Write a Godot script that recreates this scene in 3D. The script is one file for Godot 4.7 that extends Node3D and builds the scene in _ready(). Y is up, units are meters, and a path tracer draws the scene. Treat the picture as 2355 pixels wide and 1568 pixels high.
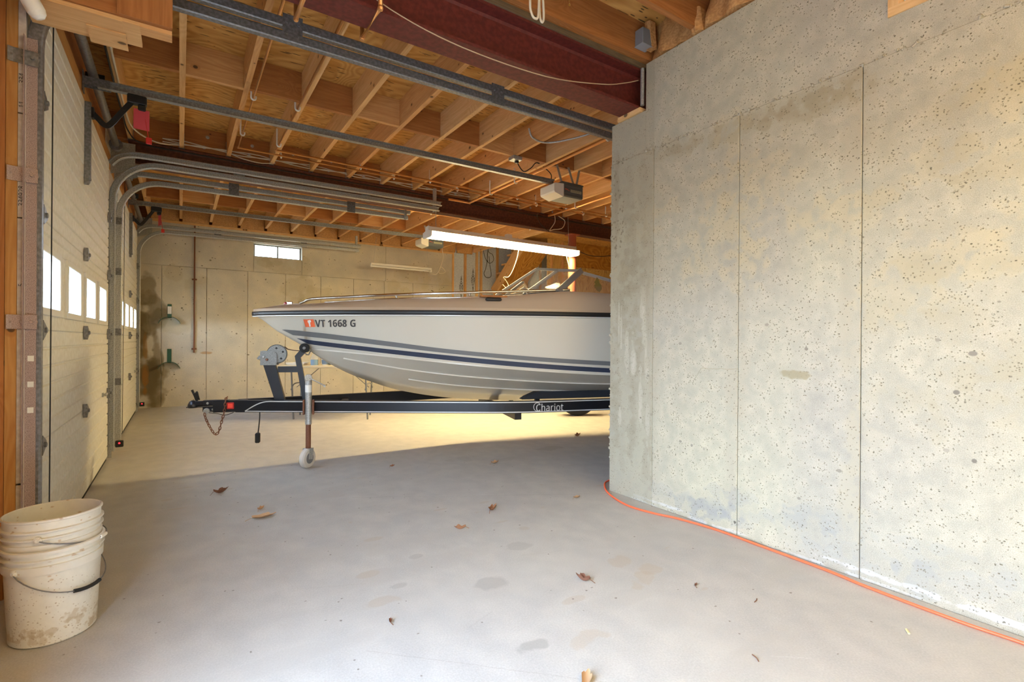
extends Node3D
# A concrete garage bay with two sectional doors, joisted ceiling, steel beams and a boat on its trailer. Metres, y up.

const DOOR_X := -0.532      # inner face of the garage doors
const WALL_X := 2.622       # face of the poured concrete wall
const FAR_Z := -9.7         # face of the far concrete wall
const JOIST_Y := 3.0        # underside of the joists
const DECK_Y := 3.237       # underside of the plywood subfloor
const LAMP_COLOR := Color(1.0, 0.88, 0.62)
const LAMP_FAR := 6.5
const LAMP_ADDED := 2.2
const STEP := 0.411         # joist spacing

var M := {}
var taken := {}
var buf: PackedByteArray
var bw := 0
var bh := 0
var rng := RandomNumberGenerator.new()

# ---------------------------------------------------------------- naming
func numbered(called: String) -> String:
	var n: int = taken.get(called, 0)
	taken[called] = n + 1
	return called if n == 0 else "%s_%03d" % [called, n]

func thing(called: String, label: String, category: String, at := Vector3.ZERO, turn := 0.0, group := "") -> Node3D:
	var o := Node3D.new()
	o.name = numbered(called)
	add_child(o)
	o.position = at
	o.rotation.y = turn
	o.set_meta("label", label)
	o.set_meta("category", category)
	if group != "":
		o.set_meta("group", group)
	return o

func setting(called: String, label := "") -> Node3D:
	var o := Node3D.new()
	o.name = called
	add_child(o)
	o.set_meta("kind", "structure")
	if label != "":
		o.set_meta("label", label)
	return o

func tag(o: Node3D, label: String, category: String, group := "") -> Node3D:
	o.set_meta("label", label)
	o.set_meta("category", category)
	if group != "":
		o.set_meta("group", group)
	return o

func obj(called: String, st: SurfaceTool, m: Material, parent: Node = null) -> MeshInstance3D:
	st.generate_normals()
	return inst(called, st.commit(), m, parent)

func inst(called: String, mesh: Mesh, m: Material, parent: Node = null) -> MeshInstance3D:
	var o := MeshInstance3D.new()
	o.mesh = mesh
	o.material_override = m
	o.cast_shadow = GeometryInstance3D.SHADOW_CASTING_SETTING_ON
	if parent == null:
		o.name = numbered(called)
		add_child(o)
	else:
		o.name = called
		parent.add_child(o, true)
	return o

# ---------------------------------------------------------------- shapes
func S() -> SurfaceTool:
	var st := SurfaceTool.new()
	st.begin(Mesh.PRIMITIVE_TRIANGLES)
	st.set_smooth_group(-1)
	return st

func vtx(st: SurfaceTool, p: Vector3, uv := Vector2.ZERO) -> void:
	st.set_uv(uv)
	st.add_vertex(p)

func tri(st: SurfaceTool, a: Vector3, b: Vector3, c: Vector3, ua := Vector2.ZERO, ub := Vector2.ZERO, uc := Vector2.ZERO) -> void:
	vtx(st, a, ua); vtx(st, c, uc); vtx(st, b, ub)

# corners counter-clockwise seen from outside
func quad(st: SurfaceTool, a: Vector3, b: Vector3, c: Vector3, d: Vector3, ua := Vector2.ZERO, ub := Vector2(1, 0), uc := Vector2(1, 1), ud := Vector2(0, 1)) -> void:
	tri(st, a, b, c, ua, ub, uc)
	tri(st, a, c, d, ua, uc, ud)

func guv(p: Vector3, axis: int, grain: int, off: Vector2) -> Vector2:
	var rest := [0, 1, 2]
	rest.erase(axis)
	var u: int = rest[0]
	var v: int = rest[1]
	if v == grain:
		var k := u
		u = v
		v = k
	return Vector2(p[u], p[v]) + off

# box between two corners; the texture's u runs along the grain axis, in metres
func bx(st: SurfaceTool, a: Vector3, b: Vector3, grain := 0, off := Vector2.ZERO, xf := Transform3D.IDENTITY) -> void:
	var lo := Vector3(minf(a.x, b.x), minf(a.y, b.y), minf(a.z, b.z))
	var hi := Vector3(maxf(a.x, b.x), maxf(a.y, b.y), maxf(a.z, b.z))
	var faces := [
		[0, Vector3(hi.x, lo.y, hi.z), Vector3(hi.x, lo.y, lo.z), Vector3(hi.x, hi.y, lo.z), Vector3(hi.x, hi.y, hi.z)],
		[0, Vector3(lo.x, lo.y, lo.z), Vector3(lo.x, lo.y, hi.z), Vector3(lo.x, hi.y, hi.z), Vector3(lo.x, hi.y, lo.z)],
		[1, Vector3(lo.x, hi.y, hi.z), Vector3(hi.x, hi.y, hi.z), Vector3(hi.x, hi.y, lo.z), Vector3(lo.x, hi.y, lo.z)],
		[1, Vector3(lo.x, lo.y, lo.z), Vector3(hi.x, lo.y, lo.z), Vector3(hi.x, lo.y, hi.z), Vector3(lo.x, lo.y, hi.z)],
		[2, Vector3(lo.x, lo.y, hi.z), Vector3(hi.x, lo.y, hi.z), Vector3(hi.x, hi.y, hi.z), Vector3(lo.x, hi.y, hi.z)],
		[2, Vector3(hi.x, lo.y, lo.z), Vector3(lo.x, lo.y, lo.z), Vector3(lo.x, hi.y, lo.z), Vector3(hi.x, hi.y, lo.z)],
	]
	for f in faces:
		var ax: int = f[0]
		quad(st, xf * f[1], xf * f[2], xf * f[3], xf * f[4], guv(f[1], ax, grain, off), guv(f[2], ax, grain, off), guv(f[3], ax, grain, off), guv(f[4], ax, grain, off))

# box with chamfered edges
func cbx(st: SurfaceTool, a: Vector3, b: Vector3, c := 0.004, xf := Transform3D.IDENTITY) -> void:
	var lo := Vector3(minf(a.x, b.x), minf(a.y, b.y), minf(a.z, b.z))
	var hi := Vector3(maxf(a.x, b.x), maxf(a.y, b.y), maxf(a.z, b.z))
	var mid := (lo + hi) * 0.5
	var pts := PackedVector3Array()
	for i in 8:
		var s := Vector3(1 if i & 1 else -1, 1 if i & 2 else -1, 1 if i & 4 else -1)
		var corner := Vector3(hi.x if s.x > 0 else lo.x, hi.y if s.y > 0 else lo.y, hi.z if s.z > 0 else lo.z)
		for k in 3:
			var p := corner
			for j in 3:
				if j != k:
					p[j] -= s[j] * c
			pts.append(p)
	var face := func(ids: Array) -> void:
		var ctr := Vector3.ZERO
		for i in ids:
			ctr += pts[i]
		ctr /= ids.size()
		var n := (pts[ids[1]] - pts[ids[0]]).cross(pts[ids[2]] - pts[ids[0]])
		if n.dot(ctr - mid) < 0:
			ids.reverse()
		for i in range(1, ids.size() - 1):
			tri(st, xf * pts[ids[0]], xf * pts[ids[i]], xf * pts[ids[i + 1]], Vector2(pts[ids[0]].x, pts[ids[0]].y), Vector2(pts[ids[i]].x, pts[ids[i]].y), Vector2(pts[ids[i + 1]].x, pts[ids[i + 1]].y))
	for k in 3:
		var o1: int = [1, 0, 0][k]
		var o2: int = [2, 2, 1][k]
		for sgn in 2:
			var base := sgn << k
			var c0 := base
			var c1 := base | (1 << o1)
			var c2 := base | (1 << o1) | (1 << o2)
			var c3 := base | (1 << o2)
			face.call([c0 * 3 + k, c1 * 3 + k, c2 * 3 + k, c3 * 3 + k])
		for q in 4:
			var b0 := ((q & 1) << o1) | ((q >> 1) << o2)
			var b1 := b0 | (1 << k)
			face.call([b0 * 3 + o1, b1 * 3 + o1, b1 * 3 + o2, b0 * 3 + o2])
	for i in 8:
		face.call([i * 3, i * 3 + 1, i * 3 + 2])

func frames(pts: PackedVector3Array) -> Array:
	var out := []
	var n := pts.size()
	var t0 := (pts[1] - pts[0]).normalized()
	var u := t0.cross(Vector3.UP)
	if u.length() < 0.05:
		u = t0.cross(Vector3.RIGHT)
	u = u.normalized()
	for i in n:
		var t := (pts[mini(i + 1, n - 1)] - pts[maxi(i - 1, 0)]).normalized()
		u = (u - t * u.dot(t)).normalized()
		out.append([u, t.cross(u)])
	return out

func tube(st: SurfaceTool, pts, r: float, seg := 8, caps := true, closed := false) -> void:
	var p := PackedVector3Array(pts)
	if closed:
		p.append(p[0])
	var fr := frames(p)
	var n := p.size()
	st.set_smooth_group(1)
	var run := 0.0
	for i in n - 1:
		var step := p[i].distance_to(p[i + 1])
		for k in seg:
			var a0 := TAU * k / seg
			var a1 := TAU * (k + 1) / seg
			var o00: Vector3 = p[i] + (fr[i][0] * cos(a0) + fr[i][1] * sin(a0)) * r
			var o01: Vector3 = p[i] + (fr[i][0] * cos(a1) + fr[i][1] * sin(a1)) * r
			var o10: Vector3 = p[i + 1] + (fr[i + 1][0] * cos(a0) + fr[i + 1][1] * sin(a0)) * r
			var o11: Vector3 = p[i + 1] + (fr[i + 1][0] * cos(a1) + fr[i + 1][1] * sin(a1)) * r
			quad(st, o00, o01, o11, o10, Vector2(run, a0 * r), Vector2(run, a1 * r), Vector2(run + step, a1 * r), Vector2(run + step, a0 * r))
		run += step
	st.set_smooth_group(-1)
	if caps and not closed:
		for e in [0, n - 1]:
			for k in seg:
				var a0 := TAU * k / seg
				var a1 := TAU * (k + 1) / seg
				var x0: Vector3 = p[e] + (fr[e][0] * cos(a0) + fr[e][1] * sin(a0)) * r
				var x1: Vector3 = p[e] + (fr[e][0] * cos(a1) + fr[e][1] * sin(a1)) * r
				if e == 0:
					tri(st, p[e], x1, x0)
				else:
					tri(st, p[e], x0, x1)

# smooth line through points
func spline(pts, steps := 6) -> PackedVector3Array:
	var out := PackedVector3Array()
	var n: int = pts.size()
	for i in n - 1:
		var a: Vector3 = pts[maxi(i - 1, 0)]
		var b: Vector3 = pts[i]
		var c: Vector3 = pts[i + 1]
		var d: Vector3 = pts[mini(i + 2, n - 1)]
		for k in steps:
			out.append(b.cubic_interpolate(c, a, d, float(k) / steps))
	out.append(pts[n - 1])
	return out

# closed profile (x to the side, y along up) carried along a line
func sweep(st: SurfaceTool, prof: PackedVector2Array, pts, up: Vector3, smooth := false) -> void:
	var p := PackedVector3Array(pts)
	var n := p.size()
	var rings := []
	for i in n:
		var t := (p[mini(i + 1, n - 1)] - p[maxi(i - 1, 0)]).normalized()
		var s := t.cross(up).normalized()
		var v := s.cross(t).normalized()
		var ring := PackedVector3Array()
		for q in prof:
			ring.append(p[i] + s * q.x + v * q.y)
		rings.append(ring)
	var m := prof.size()
	var cw := Geometry2D.is_polygon_clockwise(prof)
	var run := 0.0
	for i in n - 1:
		var step := p[i].distance_to(p[i + 1])
		for k in m:
			if smooth:
				st.set_smooth_group(2 + k)
			var j := (k + 1) % m
			var w := prof[k].distance_to(prof[j])
			var a: Vector3 = rings[i][k]
			var b: Vector3 = rings[i][j]
			var c: Vector3 = rings[i + 1][j]
			var d: Vector3 = rings[i + 1][k]
			if cw:
				quad(st, a, d, c, b, Vector2(run, 0), Vector2(run + step, 0), Vector2(run + step, w), Vector2(run, w))
			else:
				quad(st, a, b, c, d, Vector2(run, 0), Vector2(run, w), Vector2(run + step, w), Vector2(run + step, 0))
		run += step
	st.set_smooth_group(-1)
	var ids := Geometry2D.triangulate_polygon(prof)
	for q in range(0, ids.size(), 3):
		tri(st, rings[0][ids[q]], rings[0][ids[q + 1]], rings[0][ids[q + 2]])
		tri(st, rings[n - 1][ids[q + 2]], rings[n - 1][ids[q + 1]], rings[n - 1][ids[q]])

# profile of (radius, height) turned about the local y axis
func lathe(st: SurfaceTool, prof, xf := Transform3D.IDENTITY, seg := 24, smooth := true) -> void:
	for i in prof.size() - 1:
		var a: Vector2 = prof[i]
		var b: Vector2 = prof[i + 1]
		st.set_smooth_group(1 + i if smooth else -1)
		for k in seg:
			var t0 := TAU * k / seg
			var t1 := TAU * (k + 1) / seg
			var p00 := xf * Vector3(a.x * cos(t0), a.y, a.x * sin(t0))
			var p01 := xf * Vector3(a.x * cos(t1), a.y, a.x * sin(t1))
			var p10 := xf * Vector3(b.x * cos(t0), b.y, b.x * sin(t0))
			var p11 := xf * Vector3(b.x * cos(t1), b.y, b.x * sin(t1))
			var u0 := float(k) / seg
			var u1 := float(k + 1) / seg
			if a.x > 0.00001:
				tri(st, p00, p11, p01, Vector2(u0, a.y), Vector2(u1, b.y), Vector2(u1, a.y))
			if b.x > 0.00001:
				tri(st, p00, p10, p11, Vector2(u0, a.y), Vector2(u0, b.y), Vector2(u1, b.y))
	st.set_smooth_group(-1)

# flat polygon in the local xy plane, pulled along local z
func prism(st: SurfaceTool, poly, depth: float, xf := Transform3D.IDENTITY) -> void:
	var p := PackedVector2Array(poly)
	if Geometry2D.is_polygon_clockwise(p):
		p.reverse()
	var ids := Geometry2D.triangulate_polygon(p)
	for q in range(0, ids.size(), 3):
		var a := p[ids[q]]
		var b := p[ids[q + 1]]
		var c := p[ids[q + 2]]
		if (b - a).cross(c - a) < 0:
			var k := b
			b = c
			c = k
		tri(st, xf * Vector3(a.x, a.y, depth), xf * Vector3(b.x, b.y, depth), xf * Vector3(c.x, c.y, depth), a, b, c)
		tri(st, xf * Vector3(a.x, a.y, 0), xf * Vector3(c.x, c.y, 0), xf * Vector3(b.x, b.y, 0), a, c, b)
	for i in p.size():
		var a := p[i]
		var b := p[(i + 1) % p.size()]
		quad(st, xf * Vector3(a.x, a.y, 0), xf * Vector3(b.x, b.y, 0), xf * Vector3(b.x, b.y, depth), xf * Vector3(a.x, a.y, depth), a, b, b + Vector2(0, depth), a + Vector2(0, depth))

func look(a: Vector3, b: Vector3) -> Transform3D:    # local y from a towards b
	var y := (b - a).normalized()
	var x := y.cross(Vector3.FORWARD)
	if x.length() < 0.05:
		x = y.cross(Vector3.RIGHT)
	x = x.normalized()
	return Transform3D(Basis(x, y, x.cross(y)), a)

func circle(r: float, n := 20, c := Vector2.ZERO) -> PackedVector2Array:
	var out := PackedVector2Array()
	for i in n:
		out.append(c + Vector2(cos(TAU * i / n), sin(TAU * i / n)) * r)
	return out

# table lookup with smooth steps between the entries
func tab(t: Array, s: float) -> float:
	var n := t.size()
	if s <= t[0][0]:
		return t[0][1]
	for i in n - 1:
		if s <= t[i + 1][0]:
			var a: Array = t[maxi(i - 1, 0)]
			var b: Array = t[i]
			var c: Array = t[i + 1]
			var d: Array = t[mini(i + 2, n - 1)]
			return cubic_interpolate_in_time(b[1], c[1], a[1], d[1], (s - b[0]) / (c[0] - b[0]), c[0] - b[0], a[0] - b[0], d[0] - b[0])
	return t[n - 1][1]

func words(text: String, height: float, depth := 0.002, weight := 700, family := "Droid Sans") -> TextMesh:
	var f := SystemFont.new()
	f.font_names = PackedStringArray([family])
	f.font_weight = weight
	var t := TextMesh.new()
	t.font = f
	t.text = text
	t.font_size = 64
	t.pixel_size = height / 46.0
	t.depth = depth
	t.curve_step = 1.0
	return t
# ---------------------------------------------------------------- the scene
func _ready() -> void:
	rng.seed = 20240611
	# camera
	var cam := Camera3D.new()
	cam.name = "camera"
	add_child(cam)
	cam.position = Vector3(0, 1.09, 0)
	cam.rotation_degrees = Vector3(-0.049, -33.43, 0.38)
	cam.fov = 68.19
	cam.near = 0.02
	cam.current = true
	# overcast daylight outside, seen through the open bay, the door lights and the windows
	var env := Environment.new()
	env.background_mode = Environment.BG_SKY
	var sky := Sky.new()
	var sm := ProceduralSkyMaterial.new()
	sm.sky_top_color = Color(0.74, 0.86, 1.0)
	sm.sky_horizon_color = Color(0.87, 0.935, 1.0)
	sm.ground_bottom_color = Color(0.30, 0.30, 0.27)
	sm.ground_horizon_color = Color(0.42, 0.42, 0.38)
	sm.sky_energy_multiplier = 1.0
	sky.sky_material = sm
	env.sky = sky
	env.background_energy_multiplier = 16.5
	env.tonemap_mode = Environment.TONE_MAPPER_LINEAR
	env.tonemap_exposure = 2.35
	env.sdfgi_enabled = true
	env.ssao_enabled = true
	env.ssil_enabled = true
	var we := WorldEnvironment.new()
	we.name = "world_environment"
	we.environment = env
	add_child(we)
	make_materials()
	make_floor()
	make_concrete_walls()
	make_left_wall()
	make_enclosure()
	make_ceiling()
	make_beams()
	make_doors()
	make_tracks()
	make_openers()
	make_lamps()
	make_stair_corner()
	make_trailer()
	make_boat()
	make_table()
	make_pipes_and_cables()
	make_wall_fittings()
	make_bucket()
	make_litter()

func make_materials() -> void:
	# poured wall beside the camera, 2.4 m by 3 m of it
	var e := cement(1536, 1792, rgb8(180, 173, 154), 11, 7, 13, 19, 9)
	var py := func(y: float) -> float: return (1.0 - y / 3.0) * 1792.0
	var pz := func(z: float) -> float: return (z + 2.7) / 2.4 * 1536.0
	# bulkhead strip at the free end: greyer and streaked
	for k in 34:
		var y0: float = rng.randf_range(0.05, 2.3)
		spot(pz.call(rng.randf_range(-2.67, -2.3)), py.call(y0), rng.randf_range(14, 60), rng.randf_range(60, 240), rgb8(158, 150, 130), 0.30, e, 1.6)
	for k in 12:
		spot(pz.call(rng.randf_range(-2.6, -2.3)), py.call(rng.randf_range(0.4, 1.5)), rng.randf_range(6, 16), rng.randf_range(40, 140), rgb8(214, 208, 194), 0.5, e, 1.2)
	for z in [-2.277, -1.664, -1.052]:
		for k in 26:
			spot(pz.call(z + rng.randf_range(-0.07, 0.05)), py.call(rng.randf_range(0.1, 2.3)), rng.randf_range(12, 36), rng.randf_range(30, 150), rgb8(176, 167, 147), 0.32, e, 1.2)
	for k in 15:    # damp band under the pour line
		spot(pz.call(rng.randf_range(-2.25, -1.05)), py.call(rng.randf_range(2.24, 2.34)), rng.randf_range(60, 150), rng.randf_range(18, 50), rgb8(158, 147, 122), 0.34, e, 1.5)
	for k in 22:
		spot(pz.call(rng.randf_range(-2.6, -0.4)), py.call(rng.randf_range(1.2, 2.3)), rng.randf_range(50, 170), rng.randf_range(30, 110), rgb8(192, 177, 142), 0.25, e, 1.8)
	for k in 26:    # grey tide mark near the slab
		spot(pz.call(rng.randf_range(-2.3, -0.3)), py.call(rng.randf_range(0.06, 0.28)), rng.randf_range(40, 150), rng.randf_range(14, 44), rgb8(154, 153, 148), 0.26, e, 1.9)
	for k in 30:
		spot(pz.call(rng.randf_range(-1.05, -0.3)), py.call(rng.randf_range(0.7, 2.2)), rng.randf_range(20, 90), rng.randf_range(14, 60), rgb8(166, 156, 132), 0.24, e, 1.9)
	for k in 16:
		spot(pz.call(rng.randf_range(-2.4, -0.3)), py.call(rng.randf_range(0.0, 0.05)), rng.randf_range(60, 160), rng.randf_range(4, 9), rgb8(206, 207, 206), 0.4, e, 1.4)
	pits(30000, 0.7, 1.7, rgb8(122, 114, 94), e)
	pits(1100, 1.4, 2.8, rgb8(148, 139, 120), e)
	pits(46, 3.0, 6.0, rgb8(140, 133, 120), e, 0.6, 1.0)
	for k in 90:    # crumbled edge along the pour line
		var cz := rng.randf_range(-2.68, -0.35)
		spot(pz.call(cz), py.call(2.372 + rng.randf_range(-0.012, 0.02)), rng.randf_range(2, 6), rng.randf_range(1.5, 3.5), rgb8(128, 120, 102), 0.6, e, 0.9)
	for k in 60:
		spot(pz.call(rng.randf_range(-2.67, -2.55)), py.call(rng.randf_range(1.75, 2.4)), rng.randf_range(2, 6), rng.randf_range(2, 7), rgb8(110, 102, 84), 0.7, e, 0.8)
	stroke(pz.call(-1.95), py.call(0.86), pz.call(-1.9), py.call(0.93), 1.0, rgb8(140, 136, 112), 0.7)
	stroke(pz.call(-1.9), py.call(0.93), pz.call(-1.66), py.call(0.94), 1.4, rgb8(160, 146, 118), 0.6)
	spot(pz.call(-1.37), py.call(0.93), 60, 16, rgb8(150, 138, 108), 0.7, e, 1.2)
	for y in bh:    # the bulkhead strip was cast against another form: darker skin
		for x in int(pz.call(-2.277)):
			var i := (y * bw + x) * 3
			var k := 0.16 + 0.30 * (e[y * bw + x] / 255.0)
			buf[i] = int(lerpf(buf[i], 150, k))
			buf[i + 1] = int(lerpf(buf[i + 1], 142, k))
			buf[i + 2] = int(lerpf(buf[i + 2], 122, k))
	M.concrete = tmat(tex(buf, bw, bh), 0.9, Vector3(1.0 / 2.4, 1.0 / 3.0, 1))
	M.concrete.heightmap_enabled = true
	M.concrete.heightmap_texture = relief()
	M.concrete.heightmap_scale = 0.5
	# far wall, 6 m by 3 m
	e = cement(1024, 512, rgb8(204, 196, 176), 31, 10, 12, 9, 14)
	var fx := func(x: float) -> float: return (x + 0.7) / 6.0 * 1024.0
	var fy := func(y: float) -> float: return (1.0 - y / 3.0) * 512.0
	for k in 16:
		spot(fx.call(rng.randf_range(-0.7, -0.28)), fy.call(rng.randf_range(0.1, 2.2)), rng.randf_range(10, 34), rng.randf_range(30, 80), rgb8(104, 90, 62), 0.5, e, 1.0)
	for k in 5:
		spot(fx.call(-0.45), fy.call(rng.randf_range(0.1, 0.9)), rng.randf_range(4, 9), rng.randf_range(20, 50), rgb8(150, 104, 52), 0.5, e, 1.3)
	for k in 14:
		spot(fx.call(-0.24 + rng.randf_range(-0.01, 0.01)), fy.call(rng.randf_range(0.2, 2.1)), 1.6, rng.randf_range(6, 16), rgb8(208, 202, 188), 0.35, e, 1.2)
	for k in 18:
		spot(fx.call(rng.randf_range(-0.2, 5.0)), fy.call(rng.randf_range(1.2, 2.6)), rng.randf_range(20, 80), rng.randf_range(14, 40), rgb8(170, 158, 124), 0.3, e, 1.3)
	spot(fx.call(0.35), fy.call(0.86), 16, 5, rgb8(172, 116, 60), 0.5, e, 1.3)
	pits(1100, 0.7, 1.5, rgb8(116, 106, 84), e)
	pits(120, 1.2, 2.4, rgb8(110, 100, 80), e)
	M.far_concrete = tmat(tex(buf, bw, bh), 0.92, Vector3(1.0 / 6.0, 1.0 / 3.0, 1))
	# slab, 4.4 m by 6.6 m before it repeats
	e = cement(1664, 2048, rgb8(186, 182, 176), 51, 8, 8, 11, 5)
	var gx := func(x: float) -> float: return (x + 0.8) / 4.4 * 1664.0
	var gz := func(z: float) -> float: return (z + 5.6) / 6.6 * 2048.0
	for k in 60:
		spot(rng.randf() * bw, rng.randf() * bh, rng.randf_range(30, 130), rng.randf_range(8, 40), rgb8(176, 171, 164), 0.25, e, 1.5)
	for k in 70:
		spot(rng.randf() * bw, rng.randf() * bh, rng.randf_range(6, 26), rng.randf_range(3, 10), rgb8(178, 160, 138), 0.3, e, 1.5)
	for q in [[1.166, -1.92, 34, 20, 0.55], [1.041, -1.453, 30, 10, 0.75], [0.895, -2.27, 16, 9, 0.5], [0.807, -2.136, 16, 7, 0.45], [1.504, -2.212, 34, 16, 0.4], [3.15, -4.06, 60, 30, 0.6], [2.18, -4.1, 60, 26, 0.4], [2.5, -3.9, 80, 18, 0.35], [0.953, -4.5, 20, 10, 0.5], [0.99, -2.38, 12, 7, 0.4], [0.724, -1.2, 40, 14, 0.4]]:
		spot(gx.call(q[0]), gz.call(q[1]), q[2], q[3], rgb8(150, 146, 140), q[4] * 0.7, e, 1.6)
	for q in [[1.586, -2.777, 24, 9], [1.818, -1.792, 34, 16], [1.754, -1.592, 36, 16], [1.249, -1.381, 30, 12], [0.75, -2.05, 40, 12], [1.9, -1.65, 20, 20]]:
		spot(gx.call(q[0]), gz.call(q[1]), q[2], q[3], rgb8(176, 158, 136), 0.3, e, 2.2)
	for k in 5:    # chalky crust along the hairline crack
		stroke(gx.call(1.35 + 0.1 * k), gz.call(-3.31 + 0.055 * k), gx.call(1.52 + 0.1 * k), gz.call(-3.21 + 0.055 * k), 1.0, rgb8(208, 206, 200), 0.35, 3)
	stroke(gx.call(1.0), gz.call(-3.5), gx.call(2.55), gz.call(-2.64), 0.0, rgb8(120, 112, 104), 0.55, 3)
	stroke(gx.call(0.55), gz.call(-1.75), gx.call(1.2), gz.call(-1.12), 0.0, rgb8(150, 140, 130), 0.45, 3)
	for k in 26:
		var q0 := Vector2(rng.randf() * bw, rng.randf() * bh)
		var q1 := q0 + Vector2(rng.randf_range(-90, 90), rng.randf_range(-40, 40))
		stroke(q0.x, q0.y, q1.x, q1.y, 0.0, rgb8(222, 222, 222) if k % 3 == 0 else rgb8(158, 150, 142), 0.4, 1.5)
	for k in 420:
		spot(rng.randf() * bw, rng.randf() * bh, rng.randf_range(0.8, 2.6), rng.randf_range(0.7, 1.8), rgb8(96, 84, 72), 0.7, e, 0.5)
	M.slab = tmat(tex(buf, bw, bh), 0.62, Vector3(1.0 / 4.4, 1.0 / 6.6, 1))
	M.slab.heightmap_enabled = true
	M.slab.heightmap_texture = relief()
	M.slab.heightmap_scale = 0.12
	# timber
	M.joist = [tmat(wood(rgb8(234, 192, 134), rgb8(204, 152, 94), 71, 7), 0.8, Vector3(0.42, 1.6, 1)), tmat(wood(rgb8(228, 180, 120), rgb8(194, 138, 82), 74, 10), 0.8, Vector3(0.42, 1.6, 1)), tmat(wood(rgb8(238, 200, 146), rgb8(210, 160, 102), 77, 5), 0.8, Vector3(0.42, 1.6, 1))]
	M.dark_wood = tmat(wood(rgb8(188, 126, 70), rgb8(150, 92, 44), 81, 9), 0.8, Vector3(0.42, 1.6, 1))
	M.grey_wood = tmat(wood(rgb8(122, 104, 80), rgb8(84, 68, 48), 84, 4), 0.9, Vector3(0.42, 1.6, 1))
	M.post_wood = tmat(wood(rgb8(206, 158, 92), rgb8(168, 112, 58), 87, 12), 0.75, Vector3(0.42, 1.6, 1))
	M.plywood = tmat(ply(rgb8(228, 178, 104), rgb8(184, 128, 60), 91, 420), 0.85, Vector3(0.5, 0.5, 1))
	M.stair_ply = tmat(ply(rgb8(214, 158, 70), rgb8(160, 98, 30), 95, 60), 0.7, Vector3(0.45, 0.45, 1))
	M.pale_ply = tmat(ply(rgb8(222, 186, 116), rgb8(190, 146, 78), 98, 120), 0.75, Vector3(0.45, 0.45, 1))
	M.kraft = speckle(rgb8(206, 158, 102), rgb8(172, 124, 74), 101, 3.0, 0.75, 0.0)
	# metal and the rest
	M.red_steel = speckle(rgb8(108, 42, 36), rgb8(86, 31, 26), 103, 1.6, 0.6, 0.0)
	M.shaded_red_steel = speckle(rgb8(104, 58, 42), rgb8(78, 42, 30), 104, 1.6, 0.6, 0.0)  # the same red paint, with shade put into the colour as brown
	M.column_red = mat(rgb8(176, 96, 70), 0.6)
	M.galv = speckle(rgb8(196, 198, 196), rgb8(160, 162, 160), 105, 5.0, 0.42, 0.55)
	M.galv_pink = speckle(rgb8(190, 168, 160), rgb8(142, 122, 118), 106, 16.0, 0.55, 0.25)
	M.rail_steel = speckle(rgb8(160, 160, 156), rgb8(132, 132, 130), 107, 3.0, 0.4, 0.5)
	M.dark_steel = speckle(rgb8(138, 138, 140), rgb8(112, 112, 114), 108, 3.0, 0.42, 0.5)
	M.black = mat(rgb8(26, 27, 30), 0.45)
	M.black_steel = mat(rgb8(24, 26, 32), 0.38, 0.2)
	M.rubber = mat(rgb8(34, 34, 35), 0.85)
	M.copper = mat(rgb8(222, 164, 104), 0.3, 0.7)
	M.white_plastic = mat(rgb8(232, 230, 222), 0.5)
	M.white_cable = mat(rgb8(216, 206, 184), 0.6)
	M.black_cable = mat(rgb8(30, 29, 28), 0.6)
	M.door = speckle(rgb8(232, 230, 218), rgb8(222, 219, 204), 110, 1.3, 0.6, 0.0)
	M.jamb = speckle(rgb8(214, 204, 192), rgb8(196, 184, 172), 111, 2.0, 0.7, 0.0)
	M.frame_white = mat(rgb8(226, 224, 214), 0.6)
	M.pane = glass()
	M.chrome = mat(rgb8(214, 214, 214), 0.16, 1.0)
	M.alu = mat(rgb8(150, 149, 145), 0.4, 0.35)
	M.gelcoat = mat(rgb8(200, 193, 178), 0.22)
	M.tan = mat(rgb8(176, 154, 130), 0.3)
	M.stripe_grey = mat(rgb8(112, 112, 112), 0.3)
	M.stripe_navy = mat(rgb8(54, 60, 78), 0.3)
	M.silver = mat(rgb8(206, 206, 204), 0.4, 0.2)
	M.rust = speckle(rgb8(146, 98, 72), rgb8(104, 66, 50), 115, 14.0, 0.8, 0.2)
	M.red = mat(rgb8(204, 44, 40), 0.4)
	M.orange = mat(rgb8(240, 112, 70), 0.45)
	M.ink = mat(rgb8(52, 50, 54), 0.6)
	M.green = mat(rgb8(32, 84, 62), 0.5)
	M.grey_plastic = mat(rgb8(120, 122, 124), 0.6)
	M.foam = speckle(rgb8(206, 212, 220), rgb8(190, 197, 208), 118, 1.5, 0.7, 0.0)
	M.print = mat(rgb8(116, 118, 122), 0.8)
# ---------------------------------------------------------------- textures and materials
func nz(w: int, h: int, freq: float, sd: int, oct := 4, sw := 0, sh := 0, kind := FastNoiseLite.TYPE_SIMPLEX_SMOOTH) -> PackedByteArray:
	var n := FastNoiseLite.new()
	n.seed = sd
	n.noise_type = kind
	n.frequency = freq
	n.fractal_octaves = oct
	var im := n.get_seamless_image(sw if sw else w, sh if sh else h, false, false, 0.12, true)
	if sw or sh:
		im.resize(w, h, Image.INTERPOLATE_BILINEAR)
	im.convert(Image.FORMAT_L8)
	return im.get_data()

func tex(data: PackedByteArray, w: int, h: int, gray := false) -> ImageTexture:
	var im := Image.create_from_data(w, h, false, Image.FORMAT_L8 if gray else Image.FORMAT_RGB8, data)
	im.generate_mipmaps()
	return ImageTexture.create_from_image(im)

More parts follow.
